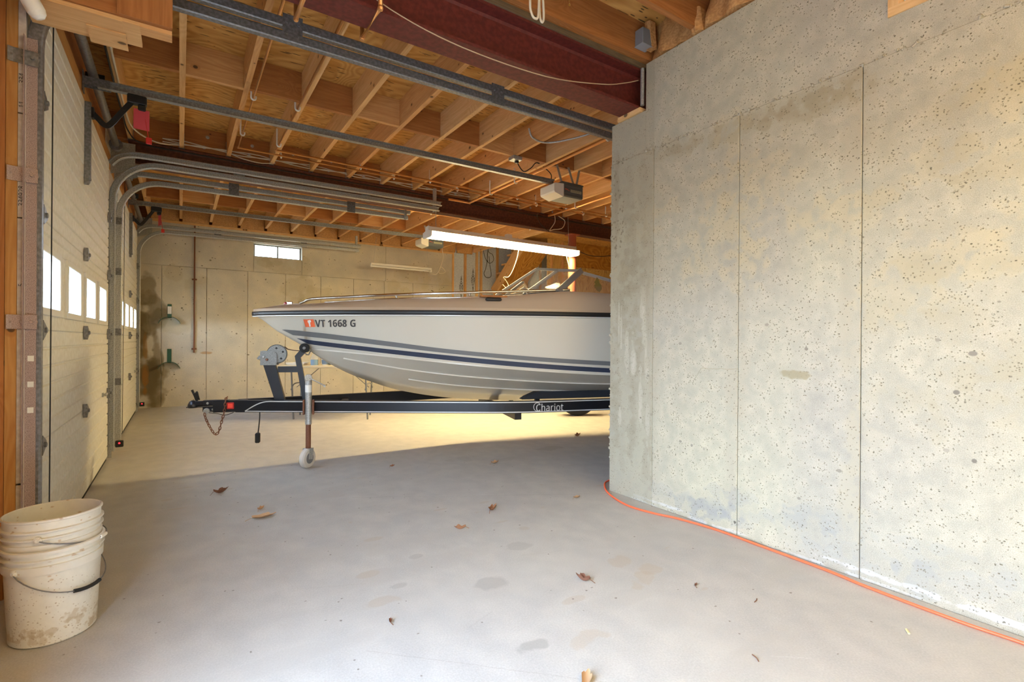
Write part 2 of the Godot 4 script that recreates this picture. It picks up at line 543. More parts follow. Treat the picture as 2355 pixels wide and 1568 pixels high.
# a spot of other matter with a ragged outline, blended into the picture in work
func spot(cx: float, cy: float, rx: float, ry: float, col: Color, amount: float, edge: PackedByteArray, rag := 1.0) -> void:
	var x0 := maxi(0, int(cx - rx * 1.4))
	var x1 := mini(bw - 1, int(cx + rx * 1.4))
	var y0 := maxi(0, int(cy - ry * 1.4))
	var y1 := mini(bh - 1, int(cy + ry * 1.4))
	var r := col.r8
	var g := col.g8
	var b := col.b8
	for y in range(y0, y1 + 1):
		var dy := (y - cy) / ry
		for x in range(x0, x1 + 1):
			var dx := (x - cx) / rx
			var k := 1.0 - dx * dx - dy * dy + (edge[y * bw + x] / 127.5 - 1.0) * rag
			if k > 0.0:
				k = minf(k * 2.0, 1.0) * amount
				var i := (y * bw + x) * 3
				buf[i] = int(lerpf(buf[i], r, k))
				buf[i + 1] = int(lerpf(buf[i + 1], g, k))
				buf[i + 2] = int(lerpf(buf[i + 2], b, k))

func stroke(x0: float, y0: float, x1: float, y1: float, wide: float, col: Color, amount: float, jit := 2.0) -> void:
	var n := int(Vector2(x1 - x0, y1 - y0).length())
	var off := 0.0
	for s in n:
		var t := float(s) / n
		off += rng.randf_range(-0.6, 0.6)
		off = clampf(off, -jit, jit)
		for q in range(int(-wide), int(wide) + 1):
			var px := int(lerpf(x0, x1, t) + (off + q) * absf(y1 - y0) / n)
			var py := int(lerpf(y0, y1, t) + (off + q) * absf(x1 - x0) / n)
			if px >= 0 and py >= 0 and px < bw and py < bh:
				var i := (py * bw + px) * 3
				var k := amount * rng.randf_range(0.5, 1.0)
				buf[i] = int(lerpf(buf[i], col.r8, k))
				buf[i + 1] = int(lerpf(buf[i + 1], col.g8, k))
				buf[i + 2] = int(lerpf(buf[i + 2], col.b8, k))

# mottled cement: three scales of noise on one tone
func cement(w: int, h: int, col: Color, sd: int, big: float, mid: float, fine: float, warm := 6.0) -> PackedByteArray:
	var a := nz(w, h, 0.004 * 1024.0 / w, sd, 3, w / 4, h / 4)
	var b := nz(w, h, 0.03, sd + 1, 4, w / 2, h / 2)
	var c := nz(w, h, 0.35, sd + 2, 2)
	bw = w
	bh = h
	buf = PackedByteArray()
	buf.resize(w * h * 3)
	var r := float(col.r8)
	var g := float(col.g8)
	var bl := float(col.b8)
	for i in w * h:
		var av := a[i] / 127.5 - 1.0
		var bv := b[i] / 127.5 - 1.0
		var v := av * big + bv * mid + (c[i] / 127.5 - 1.0) * fine
		var q := i * 3
		buf[q] = clampi(int(r + v), 0, 255)
		buf[q + 1] = clampi(int(g + v - bv * warm * 0.15), 0, 255)
		buf[q + 2] = clampi(int(bl + v - av * warm * 0.5 - bv * warm * 0.4), 0, 255)
	return b

func pits(count: int, r0: float, r1: float, col: Color, edge: PackedByteArray, h0 := 0.0, h1 := 1.0) -> void:
	for i in count:
		var r := rng.randf_range(r0, r1)
		var c := col.darkened(rng.randf_range(-0.15, 0.3))
		var px := rng.randf() * bw
		var py := lerpf(h0, h1, rng.randf()) * (bh - 1)
		if edge[int(py) * bw + int(px)] < 70 + rng.randi() % 110:
			continue    # they sit in clusters
		spot(px, py, r * rng.randf_range(0.7, 1.6), r, c, rng.randf_range(0.5, 0.95), edge, 0.35)

func relief() -> ImageTexture:    # the tones in work as heights: dark spots are hollows
	var o := PackedByteArray()
	o.resize(bw * bh)
	for i in bw * bh:
		o[i] = buf[i * 3 + 1]
	return tex(o, bw, bh, true)

func mat(col: Color, rough := 0.8, metal := 0.0) -> StandardMaterial3D:
	var m := StandardMaterial3D.new()
	m.albedo_color = col
	m.roughness = rough
	m.metallic = metal
	m.cull_mode = BaseMaterial3D.CULL_DISABLED
	return m

func tmat(t: Texture2D, rough := 0.85, scale := Vector3.ONE, off := Vector3.ZERO) -> StandardMaterial3D:
	var m := mat(Color.WHITE, rough)
	m.albedo_texture = t
	m.uv1_scale = scale
	m.uv1_offset = off
	return m

func rgb8(r: int, g: int, b: int) -> Color:
	return Color8(r, g, b)

# sawn softwood: long streaks, growth bands and a few knots, grain along u
func wood(light: Color, dark: Color, sd: int, knots: int, band := 1.0) -> ImageTexture:
	var w := 1024
	var h := 256
	var a := nz(w, h, 0.05, sd, 4, 32, h)
	var b := nz(w, h, 0.012, sd + 1, 3, 64, h)
	var c := nz(w, h, 0.3, sd + 2, 2, 128, h)
	bw = w
	bh = h
	buf = PackedByteArray()
	buf.resize(w * h * 3)
	for i in w * h:
		var t := a[i] / 255.0 * 0.45 + 0.3 * (0.5 + 0.5 * sin(b[i] * 0.22 * band)) + c[i] / 255.0 * 0.25
		t = clampf(t, 0, 1)
		var q := i * 3
		buf[q] = int(lerpf(dark.r8, light.r8, t))
		buf[q + 1] = int(lerpf(dark.g8, light.g8, t))
		buf[q + 2] = int(lerpf(dark.b8, light.b8, t))
	for k in knots:
		var x := rng.randf() * w
		var y := rng.randf() * h
		var r := rng.randf_range(3, 8)
		spot(x, y, r * 2.2, r * 1.5, dark, 0.6, a, 0.3)
		spot(x, y, r, r * 0.8, dark.darkened(0.55), 0.85, a, 0.3)
	return tex(buf, w, h)

# rotary-cut plywood with dark flecks along the grain
func ply(light: Color, dark: Color, sd: int, flecks: int) -> ImageTexture:
	var w := 1024
	var h := 1024
	var a := nz(w, h, 0.03, sd, 4, 96, h)
	var b := nz(w, h, 0.006, sd + 1, 3, 160, 320)
	bw = w
	bh = h
	buf = PackedByteArray()
	buf.resize(w * h * 3)
	for i in w * h:
		var t := clampf(a[i] / 255.0 * 0.55 + 0.45 * (0.5 + 0.5 * sin(b[i] * 0.3)), 0, 1)
		var q := i * 3
		buf[q] = int(lerpf(dark.r8, light.r8, t))
		buf[q + 1] = int(lerpf(dark.g8, light.g8, t))
		buf[q + 2] = int(lerpf(dark.b8, light.b8, t))
	for k in flecks:
		var l := rng.randf_range(3, 22)
		spot(rng.randf() * w, rng.randf() * h, l, rng.randf_range(1.2, 3.6), dark.darkened(rng.randf_range(0.35, 0.75)), 0.8, a, 0.5)
	return tex(buf, w, h)

func speckle(col: Color, col2: Color, sd: int, s: float, rough: float, metal: float) -> StandardMaterial3D:
	var n := FastNoiseLite.new()
	n.seed = sd
	n.frequency = 0.06
	n.fractal_octaves = 4
	var t := NoiseTexture2D.new()
	t.width = 256
	t.height = 256
	t.seamless = true
	t.noise = n
	var g := Gradient.new()
	g.set_color(0, col2)
	g.set_color(1, col)
	g.set_offset(0, 0.25)
	g.set_offset(1, 0.75)
	t.color_ramp = g
	var m := mat(Color.WHITE, rough, metal)
	m.albedo_texture = t
	m.uv1_triplanar = true
	m.uv1_world_triplanar = true
	m.uv1_scale = Vector3.ONE * s
	return m

func glass(a := 0.06) -> StandardMaterial3D:
	var m := mat(Color(0.93, 0.96, 0.95, a), 0.03)
	m.transparency = BaseMaterial3D.TRANSPARENCY_ALPHA
	return m

func glow(col: Color, e: float) -> StandardMaterial3D:
	var m := mat(col, 0.5)
	m.emission_enabled = true
	m.emission = col
	m.emission_energy_multiplier = e
	return m
# ---------------------------------------------------------------- the room
func make_floor() -> void:
	var st := S()
	var cells := 1
	var a := Vector3(-0.75, 0, -9.95)
	var b := Vector3(8.65, 0, 1.75)
	var uv := func(p: Vector3) -> Vector2: return Vector2(p.x + 0.8, p.z + 5.6)
	quad(st, Vector3(a.x, 0, b.z), Vector3(b.x, 0, b.z), Vector3(b.x, 0, a.z), Vector3(a.x, 0, a.z), uv.call(Vector3(a.x, 0, b.z)), uv.call(Vector3(b.x, 0, b.z)), uv.call(Vector3(b.x, 0, a.z)), uv.call(a))
	var lo := -0.15
	quad(st, Vector3(a.x, lo, a.z), Vector3(b.x, lo, a.z), Vector3(b.x, lo, b.z), Vector3(a.x, lo, b.z))
	quad(st, Vector3(a.x, lo, b.z), Vector3(b.x, lo, b.z), Vector3(b.x, 0, b.z), Vector3(a.x, 0, b.z))
	quad(st, Vector3(b.x, lo, a.z), Vector3(a.x, lo, a.z), Vector3(a.x, 0, a.z), Vector3(b.x, 0, a.z))
	quad(st, Vector3(a.x, lo, a.z), Vector3(a.x, lo, b.z), Vector3(a.x, 0, b.z), Vector3(a.x, 0, a.z))
	quad(st, Vector3(b.x, lo, b.z), Vector3(b.x, lo, a.z), Vector3(b.x, 0, a.z), Vector3(b.x, 0, b.z))
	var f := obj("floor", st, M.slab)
	f.set_meta("kind", "structure")
	st = S()
	bx(st, Vector3(-14, -0.2, -22), Vector3(-0.75, -0.03, 16))
	var d := obj("driveway", st, speckle(rgb8(150, 148, 142), rgb8(120, 118, 112), 121, 0.6, 0.95, 0))
	d.set_meta("kind", "structure")

# one poured panel of the wall beside the camera
func pour(parent: Node, z0: float, z1: float, y0: float, y1: float, x0: float, g := 0.0014) -> void:
	var st := S()
	var thick := 0.25
	var c := 0.003 if g > 0.0 else 0.0003
	var a := z0 + g
	var b := z1 - g
	var uv := func(z: float, y: float) -> Vector2: return Vector2(z + 2.7, 3.0 - y)
	# face with a small arris all round, then the body
	var f := [Vector3(x0, y0 + c, a + c), Vector3(x0, y0 + c, b - c), Vector3(x0, y1 - c, b - c), Vector3(x0, y1 - c, a + c)]
	var r := [Vector3(x0 + c, y0, a), Vector3(x0 + c, y0, b), Vector3(x0 + c, y1, b), Vector3(x0 + c, y1, a)]
	quad(st, f[0], f[1], f[2], f[3], uv.call(f[0].z, f[0].y), uv.call(f[1].z, f[1].y), uv.call(f[2].z, f[2].y), uv.call(f[3].z, f[3].y))
	for i in 4:
		var j := (i + 1) % 4
		quad(st, r[i], r[j], f[j], f[i], uv.call(r[i].z, r[i].y), uv.call(r[j].z, r[j].y), uv.call(f[j].z, f[j].y), uv.call(f[i].z, f[i].y))
		var k0: Vector3 = r[i] + Vector3(thick - c, 0, 0)
		var k1: Vector3 = r[j] + Vector3(thick - c, 0, 0)
		var o := Vector2(thick, thick)
		quad(st, k0, k1, r[j], r[i], uv.call(r[i].z, r[i].y) + o, uv.call(r[j].z, r[j].y) + o, uv.call(r[j].z, r[j].y), uv.call(r[i].z, r[i].y))
	quad(st, r[1] + Vector3(thick - c, 0, 0), r[0] + Vector3(thick - c, 0, 0), r[3] + Vector3(thick - c, 0, 0), r[2] + Vector3(thick - c, 0, 0), uv.call(r[1].z, r[1].y), uv.call(r[0].z, r[0].y), uv.call(r[3].z, r[3].y), uv.call(r[2].z, r[2].y))
	obj("concrete_panel", st, M.concrete, parent)

func make_concrete_walls() -> void:
	var w := setting("wall_right", "poured concrete wall with form joints, stains and bug holes")
	var zs := [-2.674, -2.277, -1.664, -1.052, -0.44, 0.17, 0.78, 1.6]
	for i in zs.size() - 1:
		pour(w, zs[i], zs[i + 1], 0.0, 2.37, WALL_X)
	var st := S()
	bx(st, Vector3(WALL_X + 0.045, 0, -2.66), Vector3(WALL_X + 0.24, 2.37, 1.6))
	obj("core", st, M.far_concrete, w)
	# ragged lip along the free end and the pour line
	st = S()
	for k in 60:
		var y := rng.randf_range(0.1, 2.36)
		var s := rng.randf_range(0.006, 0.02)
		var xf := Transform3D(Basis.from_euler(Vector3(rng.randf() * 3, rng.randf() * 3, rng.randf() * 3)), Vector3(WALL_X + rng.randf_range(0.004, 0.02), y, -2.674 + rng.randf_range(0.0, 0.008)))
		cbx(st, Vector3(-s, -s * 1.6, -s) * 0.5, Vector3(s, s * 1.6, s) * 0.5, s * 0.2, xf)
	for k in 90:
		var z := rng.randf_range(-2.66, 0.3)
		var s := rng.randf_range(0.004, 0.012)
		var xf := Transform3D(Basis.from_euler(Vector3(rng.randf() * 3, rng.randf() * 3, rng.randf() * 3)), Vector3(WALL_X + 0.003, 2.372 + rng.randf_range(-0.004, 0.006), z))
		cbx(st, Vector3(-s, -s, -s * 1.8) * 0.5, Vector3(s, s, s * 1.8) * 0.5, s * 0.2, xf)
	obj("crumbled_edge", st, M.concrete, w)
	# second lift above the pour line, with the beam pocket and the window opening left out
	pour(w, -2.674, -2.352, 2.37, 2.655, WALL_X + 0.004)
	pour(w, -2.352, -0.954, 2.37, 2.967, WALL_X + 0.005, 0.0)
	pour(w, -0.954, -0.25, 2.37, 2.535, WALL_X + 0.005, 0.0)
	pour(w, -0.25, 1.6, 2.37, 2.967, WALL_X + 0.005, 0.0)
	# far wall
	w = setting("wall_far", "far concrete wall with vertical form joints and a pour line")
	var xs := [-0.7, -0.24, 0.37, 0.97, 1.57, 2.17, 2.77, 3.37, 3.97, 4.86]
	for i in xs.size() - 1:
		far_panel(w, xs[i], xs[i + 1], 0, 2.243, FAR_Z)
	far_panel(w, -0.7, 1.06, 2.25, 2.93, FAR_Z - 0.004)
	far_panel(w, 1.84, 3.4, 2.25, 2.93, FAR_Z - 0.004)
	far_panel(w, 3.4, 4.86, 2.25, 2.93, FAR_Z - 0.004)
	far_panel(w, 1.06, 1.84, 2.25, 2.515, FAR_Z - 0.004)
	far_panel(w, 1.06, 1.84, 2.745, 2.93, FAR_Z - 0.004)
	for q in [[-0.7, 1.06, 0.0, 2.93], [1.84, 4.86, 0.0, 2.93], [1.06, 1.84, 0.0, 2.51], [1.06, 1.84, 2.75, 2.93]]:
		st = S()
		bx(st, Vector3(q[0], q[2], FAR_Z - 0.24), Vector3(q[1], q[3], FAR_Z - 0.02))
		obj("core", st, M.far_concrete, w)
	# its window
	var n := setting("window_1", "small two-pane basement window high in the far wall")
	for q in [[1.06, 1.84, 2.515, 2.535], [1.06, 1.84, 2.725, 2.745], [1.06, 1.09, 2.535, 2.725], [1.81, 1.84, 2.535, 2.725], [1.437, 1.463, 2.535, 2.725]]:
		st = S()
		cbx(st, Vector3(q[0], q[2], FAR_Z - 0.13), Vector3(q[1], q[3], FAR_Z - 0.08), 0.003)
		obj("frame", st, M.alu, n)
	for q in [[1.09, 1.437], [1.463, 1.81]]:
		st = S()
		bx(st, Vector3(q[0], 2.535, FAR_Z - 0.107), Vector3(q[1], 2.725, FAR_Z - 0.103))
		obj("pane", st, M.pane, n)
	# window beside the camera
	n = setting("window_2", "small window in a pine frame high in the poured wall")
	for q in [[-0.954, -0.25, 2.535, 2.575, 0.0], [-0.954, -0.914, 2.575, 2.967, 0.0], [-0.29, -0.25, 2.575, 2.967, 0.0], [-0.914, -0.29, 2.927, 2.967, 0.0]]:
		st = S()
		bx(st, Vector3(WALL_X - 0.004, q[2], q[0]), Vector3(WALL_X + 0.2, q[3], q[1]), 2 if q[1] - q[0] > 0.1 else 1)
		obj("pine_frame", st, M.joist[2], n)
	for q in [[-0.914, -0.29, 2.575, 2.60], [-0.914, -0.87, 2.60, 2.927], [-0.33, -0.29, 2.60, 2.927], [-0.63, -0.6, 2.60, 2.927]]:
		st = S()
		cbx(st, Vector3(WALL_X + 0.05, q[2], q[0]), Vector3(WALL_X + 0.11, q[3], q[1]), 0.004)
		obj("sash", st, M.frame_white, n)
	st = S()
	bx(st, Vector3(WALL_X + 0.078, 2.6, -0.87), Vector3(WALL_X + 0.082, 2.927, -0.33))
	obj("pane", st, M.pane, n)

func far_panel(parent: Node, x0: float, x1: float, y0: float, y1: float, z: float) -> void:
	var st := S()
	var g := 0.0035
	var uv := func(p: Vector3) -> Vector2: return Vector2(p.x + 0.7, 3.0 - p.y)
	var a := Vector3(x0 + g, y0, z)
	var b := Vector3(x1 - g, y0, z)
	var c := Vector3(x1 - g, y1, z)
	var d := Vector3(x0 + g, y1, z)
	quad(st, a, b, c, d, uv.call(a), uv.call(b), uv.call(c), uv.call(d))
	var k := Vector3(0, 0, -0.22)
	for e in [[a, d], [d, c], [c, b], [b, a]]:
		quad(st, e[0], e[1], e[1] + k, e[0] + k, uv.call(e[0]), uv.call(e[1]), uv.call(e[1]) + Vector2(0.2, 0.2), uv.call(e[0]) + Vector2(0.2, 0.2))
	quad(st, b + k, a + k, d + k, c + k, uv.call(b), uv.call(a), uv.call(d), uv.call(c))
	obj("concrete_panel", st, M.far_concrete, parent)

func board(called: String, a: Vector3, b: Vector3, grain: int, m: Material, parent: Node) -> MeshInstance3D:
	var st := S()
	bx(st, a, b, grain, Vector2(rng.randf() * 3.0, rng.randf() * 2.0))
	return obj(called, st, m, parent)

func make_left_wall() -> void:
	var w := setting("wall_left", "timber framed wall that carries the garage doors")
	# piers between the bays
	board("post", Vector3(-0.74, 0, -2.897), Vector3(-0.607, JOIST_Y, -2.985), 1, M.dark_wood, w)
	board("post", Vector3(-0.606, 0, -2.905), Vector3(-0.5715, JOIST_Y, -2.985), 1, M.post_wood, w)
	for q in [[0.0, 0.466], [0.474, 1.128], [1.136, 1.59], [1.596, 2.03], [2.036, 2.66]]:
		board("jamb_board", Vector3(-0.571, q[0], -2.912), Vector3(-0.5475, q[1], -2.985), 1, M.jamb, w)
	for q in [["334928", 1.685, 0.019], ["334", 2.18, 0.019], ["11", 2.07, 0.019], ["5", 1.31, 0.017], ["6", 2.26, 0.017]]:
		var o := inst("pencil_mark", words(q[0], q[2], 0.0006, 400), M.ink, w)
		o.rotation.z = PI / 2
		o.position = Vector3(-0.559, q[1], -2.9115)
	for q in [[-5.73, -6.13], [-6.13, -6.53]]:
		board("jamb_board", Vector3(-0.66, 0, q[0]), Vector3(-0.555, JOIST_Y, q[1]), 1, M.jamb, w)
	board("jamb_board", Vector3(-0.66, 0, -9.28), Vector3(-0.555, JOIST_Y, -9.7), 1, M.jamb, w)
	board("sheathing", Vector3(-0.79, 0, -2.30), Vector3(-0.745, DECK_Y, -2.98), 1, M.plywood, w)
	board("sheathing", Vector3(-0.75, 0, -5.73), Vector3(-0.67, DECK_Y, -6.53), 1, M.plywood, w)
	board("sheathing", Vector3(-0.75, 0, -9.28), Vector3(-0.67, DECK_Y, -9.95), 1, M.plywood, w)
	# wide side entrance, standing open behind and beside the camera
	board("sheathing", Vector3(-0.75, 0, -0.05), Vector3(-0.6, DECK_Y, 1.75), 1, M.plywood, w)
	board("sheathing", Vector3(-0.75, 0, -2.298), Vector3(-0.6, DECK_Y, -1.25), 1, M.plywood, w)
	board("sheathing", Vector3(-0.75, 2.05, -1.249), Vector3(-0.6, DECK_Y, -0.051), 2, M.plywood, w)
	board("entrance_jamb", Vector3(-0.76, 0, -0.09), Vector3(-0.58, 2.05, -0.051), 1, M.jamb, w)
	board("entrance_jamb", Vector3(-0.76, 0, -1.249), Vector3(-0.58, 2.05, -1.21), 1, M.jamb, w)
	# headers over the bays
	for q in [[0.46, -2.99], [-2.99, -5.72], [-5.72, -9.69]]:
		board("header", Vector3(-0.70, 2.665, q[0]), Vector3(-0.548, 2.80, q[1]), 2, M.post_wood, w)
		board("header", Vector3(-0.70, 2.803, q[0]), Vector3(-0.56, 2.998, q[1]), 2, M.dark_wood, w)
	board("rim_board", Vector3(-0.75, 2.66, 0.5), Vector3(-0.705, DECK_Y, -9.9), 2, M.dark_wood, w)
	# boxed-in timber end at the near beam
	var t := setting("trim_1", "stack of timber and plywood under the near end of the ceiling")
	board("timber", Vector3(-0.53, 2.452, -2.74), Vector3(-0.035, 2.62, -2.69), 0, M.dark_wood, t)
	board("timber", Vector3(-0.53, 2.622, -2.74), Vector3(-0.035, 2.99, -2.69), 0, M.dark_wood, t)
	board("timber", Vector3(-0.225, 2.45, -2.688), Vector3(-0.033, 2.76, -2.672), 1, M.dark_wood, t)
	board("soffit_piece", Vector3(-0.53, 2.432, -2.92), Vector3(-0.21, 2.45, -2.70), 0, M.joist[0], t)
	board("soffit_piece", Vector3(-0.34, 2.425, -2.95), Vector3(-0.205, 2.4315, -2.80), 0, M.joist[0], t)
	board("soffit_piece", Vector3(-0.21, 2.434, -2.895), Vector3(-0.15, 2.45, -2.70), 0, M.joist[0], t)
	board("soffit_piece", Vector3(-0.15, 2.432, -2.77), Vector3(-0.035, 2.45, -2.70), 0, M.joist[1], t)
	# white pipe stub hanging in the corner
	var st := S()
	var prof := [Vector2(0.0, -0.03), Vector2(0.014, -0.027), Vector2(0.025, -0.016), Vector2(0.030, 0.0), Vector2(0.030, 0.16), Vector2(0, 0.16)]
	lathe(st, prof, look(Vector3(-0.468, 2.348, -2.64), Vector3(-0.53, 2.47, -2.60)), 20)
	tag(obj("pipe_stub", st, M.white_plastic), "round ended white plastic pipe hanging above the door post", "pipe")

func make_enclosure() -> void:
	var st := S()
	bx(st, Vector3(-0.75, 0, 1.6), Vector3(3.0, DECK_Y, 1.8))
	var w := obj("wall_back", st, M.far_concrete)
	w.set_meta("kind", "structure")
	st = S()
	bx(st, Vector3(8.45, 0, -9.95), Vector3(8.63, DECK_Y + 0.1, -1.2))
	w = obj("wall_east", st, M.far_concrete)
	w.set_meta("kind", "structure")
	st = S()
	bx(st, Vector3(WALL_X + 0.2, 0, -1.2), Vector3(8.63, DECK_Y, -1.05))
	w = obj("wall_side", st, M.far_concrete)
	w.set_meta("kind", "structure")

func make_ceiling() -> void:
	var c := setting("ceiling", "open joist ceiling under a plywood subfloor")
	# plywood sheets
	var nx := 0
	var z := 1.72
	while z > -9.8:
		var x := -0.74 - (1.22 if nx % 2 else 0.0)
		while x < 8.6:
			var x0 := maxf(x, -0.74)
			var x1 := minf(x + 2.438, 8.62)
			if x1 - x0 > 0.05:
				var st := S()
				bx(st, Vector3(x0 + 0.0015, DECK_Y, maxf(z - 1.217, -9.9)), Vector3(x1 - 0.0015, DECK_Y + 0.018, z), 0, Vector2(rng.randf() * 2, rng.randf() * 2))
				obj("plywood_sheet", st, M.plywood, c)
			x += 2.44
		z -= 1.22
		nx += 1
	board("subfloor", Vector3(-0.76, DECK_Y + 0.022, -9.95), Vector3(8.66, DECK_Y + 0.08, 1.82), 0, M.plywood, c)
	# joists along z in the two far bays, in shared lengths
	var variants := []
	for k in 5:
		var off := Vector2(rng.randf() * 3, rng.randf())
		var pair := []
		for zz in [[-2.60, -6.06], [-6.15, -9.64]]:
			var st := S()
			bx(st, Vector3(-0.019, JOIST_Y, zz[0]), Vector3(0.019, DECK_Y - 0.001, zz[1]), 2, off)
			st.generate_normals()
			pair.append(st.commit())
		variants.append(pair)
	var hang := S()
	bx(hang, Vector3(-0.024, JOIST_Y - 0.003, -0.045), Vector3(0.024, JOIST_Y, 0))
	for s in [-1, 1]:
		bx(hang, Vector3(0.020 * s, JOIST_Y - 0.003, -0.045), Vector3(0.024 * s, JOIST_Y + 0.15, 0))
		bx(hang, Vector3(0.022 * s, JOIST_Y, -0.047), Vector3(0.055 * s, JOIST_Y + 0.15, -0.044))
		lathe(hang, [Vector2(0.008, 0), Vector2(0.006, 0.008), Vector2(0, 0.008)], look(Vector3(0.042 * s, JOIST_Y + 0.11, -0.044), Vector3(0.042 * s, JOIST_Y + 0.11, 1)), 8)
	hang.generate_normals()
	var hanger := hang.commit()
	for i in range(-1, 21):
		var x := STEP * i + 0.008
		for bay in 2:
			if bay == 1 and x > 5.4:
				continue
			var o := inst("joist", variants[(i * 2 + bay + 5) % 5][bay], M.joist[(i + bay + 3) % 3], c)
			o.position.x = x
		var h := inst("joist_hanger", hanger, M.rail_steel, c)
		h.position = Vector3(x, 0, -6.058)
		if x < 3.0 and x > -0.2:
			h = inst("joist_hanger", hanger, M.rail_steel, c)
			h.position = Vector3(x, 0, -2.585)
			h.rotation.y = PI
			h.position.z = -2.605
	# solid blocking between them
	for bay in 2:
		for i in range(-1, 19):
			var x := STEP * i + 0.008
			if bay == 1 and x > 5.0:
				continue
			var zz: float = [-4.345, -8.35][bay] + (0.04 if i % 2 and bay == 0 else 0.0) * 0.5
			board("blocking", Vector3(x + 0.02, JOIST_Y + 0.002, zz - 0.038), Vector3(x + STEP - 0.02, DECK_Y - 0.002, zz), 0, M.dark_wood if i % 3 else M.joist[1], c)
	# near bay: joists along x over the poured wall
	for k in 10:
		var zz := -2.355 + 0.41 * k
		board("joist", Vector3(-0.70, JOIST_Y + 0.002, zz - 0.038), Vector3(2.78, DECK_Y - 0.001, zz), 0, M.dark_wood if k < 2 else M.joist[k % 3], c)
	board("sill_plate", Vector3(WALL_X + 0.05, 2.967, -2.34), Vector3(WALL_X + 0.2, 3.0, 1.6), 2, M.joist[2], c)
	board("rim_joist", Vector3(2.782, 2.967, -2.6), Vector3(2.86, DECK_Y - 0.001, 1.7), 2, M.dark_wood, c)
	board("rim_joist", Vector3(-0.7, 2.93, -9.9), Vector3(5.5, DECK_Y - 0.001, -9.80), 0, M.dark_wood, c)
	board("sill_plate", Vector3(-0.7, 2.93, -9.80), Vector3(4.86, 2.968, -9.70), 0, M.joist[0], c)
	# ledgers the joists hang on
	board("ledger", Vector3(-0.56, JOIST_Y + 0.001, -6.105), Vector3(8.44, DECK_Y - 0.002, -6.062), 0, M.dark_wood, c)
	board("ledger", Vector3(-0.56, JOIST_Y + 0.001, -6.148), Vector3(8.44, DECK_Y - 0.002, -6.107), 0, M.dark_wood, c)
	board("ledger", Vector3(-0.56, JOIST_Y + 0.001, -2.585), Vector3(8.44, DECK_Y - 0.002, -2.40), 0, M.dark_wood, c)
	for i in range(0, 12):
		for s in [0, 1]:
			var st := S()
			lathe(st, [Vector2(0.018, 0), Vector2(0.018, 0.002), Vector2(0.011, 0.003), Vector2(0.010, 0.011), Vector2(0, 0.012)], look(Vector3(STEP * i + 0.2 + s * 0.03, 3.05 + 0.11 * s, -6.062), Vector3(STEP * i + 0.2 + s * 0.03, 3.05 + 0.11 * s, 0)), 8)
			obj("bolt", st, M.galv, c)
	# kraft-faced batts tucked between the joist ends
	for i in range(-1, 13):
		batt(c, Vector3(STEP * i + 0.03, 2.965, -9.66), Vector3(0.365, 0, 0), Vector3(0, 0.27, 0.05), Vector3(0, 0, 1), 200 + i, 0.03)
	for k in 6:
		batt(c, Vector3(2.66, 2.985, -2.335 + 0.41 * k), Vector3(0, 0, 0.355), Vector3(0.06, 0.25, 0), Vector3(-1, 0.2, 0), 300 + k, 0.06)
	batt(c, Vector3(2.60, 3.04, -2.33), Vector3(0.0, 0.0, 0.05), Vector3(-0.02, 0.17, 0), Vector3(-1, 0, 0), 330, 0.01)
	batt(c, Vector3(2.61, 2.975, -1.98), Vector3(0.02, 0.0, 0.07), Vector3(0.0, 0.15, -0.02), Vector3(-1, 0.1, 0), 331, 0.02)

# a pillowed sheet of faced insulation
func batt(parent: Node, at: Vector3, across: Vector3, upward: Vector3, out: Vector3, sd: int, bulge: float) -> void:
	var n := FastNoiseLite.new()
	n.seed = sd
	n.frequency = 5.0
	n.fractal_octaves = 2
	var st := S()
	st.set_smooth_group(1)
	var nu := 10
	var nv := 7
	var p := func(i: int, j: int, back: float) -> Vector3:
		var u := float(i) / nu
		var v := float(j) / nv
		var q: Vector3 = at + across * u + upward * v
		var pill := sqrt(maxf(0.0, sin(PI * u) * sin(PI * (0.1 + 0.8 * v))))
		return q + out.normalized() * (bulge * pill + bulge * 0.9 * n.get_noise_3d(u * 0.5, v * 0.12 + u * 0.08, sd) - back)
	for i in nu:
		for j in nv:
			quad(st, p.call(i, j, 0.0), p.call(i + 1, j, 0.0), p.call(i + 1, j + 1, 0.0), p.call(i, j + 1, 0.0))
			quad(st, p.call(i, j + 1, 0.05), p.call(i + 1, j + 1, 0.05), p.call(i + 1, j, 0.05), p.call(i, j, 0.05))
	st.set_smooth_group(-1)
	for i in nu:
		quad(st, p.call(i, 0, 0.05), p.call(i + 1, 0, 0.05), p.call(i + 1, 0, 0.0), p.call(i, 0, 0.0))
		quad(st, p.call(i, nv, 0.0), p.call(i + 1, nv, 0.0), p.call(i + 1, nv, 0.05), p.call(i, nv, 0.05))
	for j in nv:
		quad(st, p.call(0, j, 0.0), p.call(0, j + 1, 0.0), p.call(0, j + 1, 0.05), p.call(0, j, 0.05))
		quad(st, p.call(nu, j + 1, 0.0), p.call(nu, j, 0.0), p.call(nu, j, 0.05), p.call(nu, j + 1, 0.05))
	obj("insulation_batt", st, M.kraft, parent)

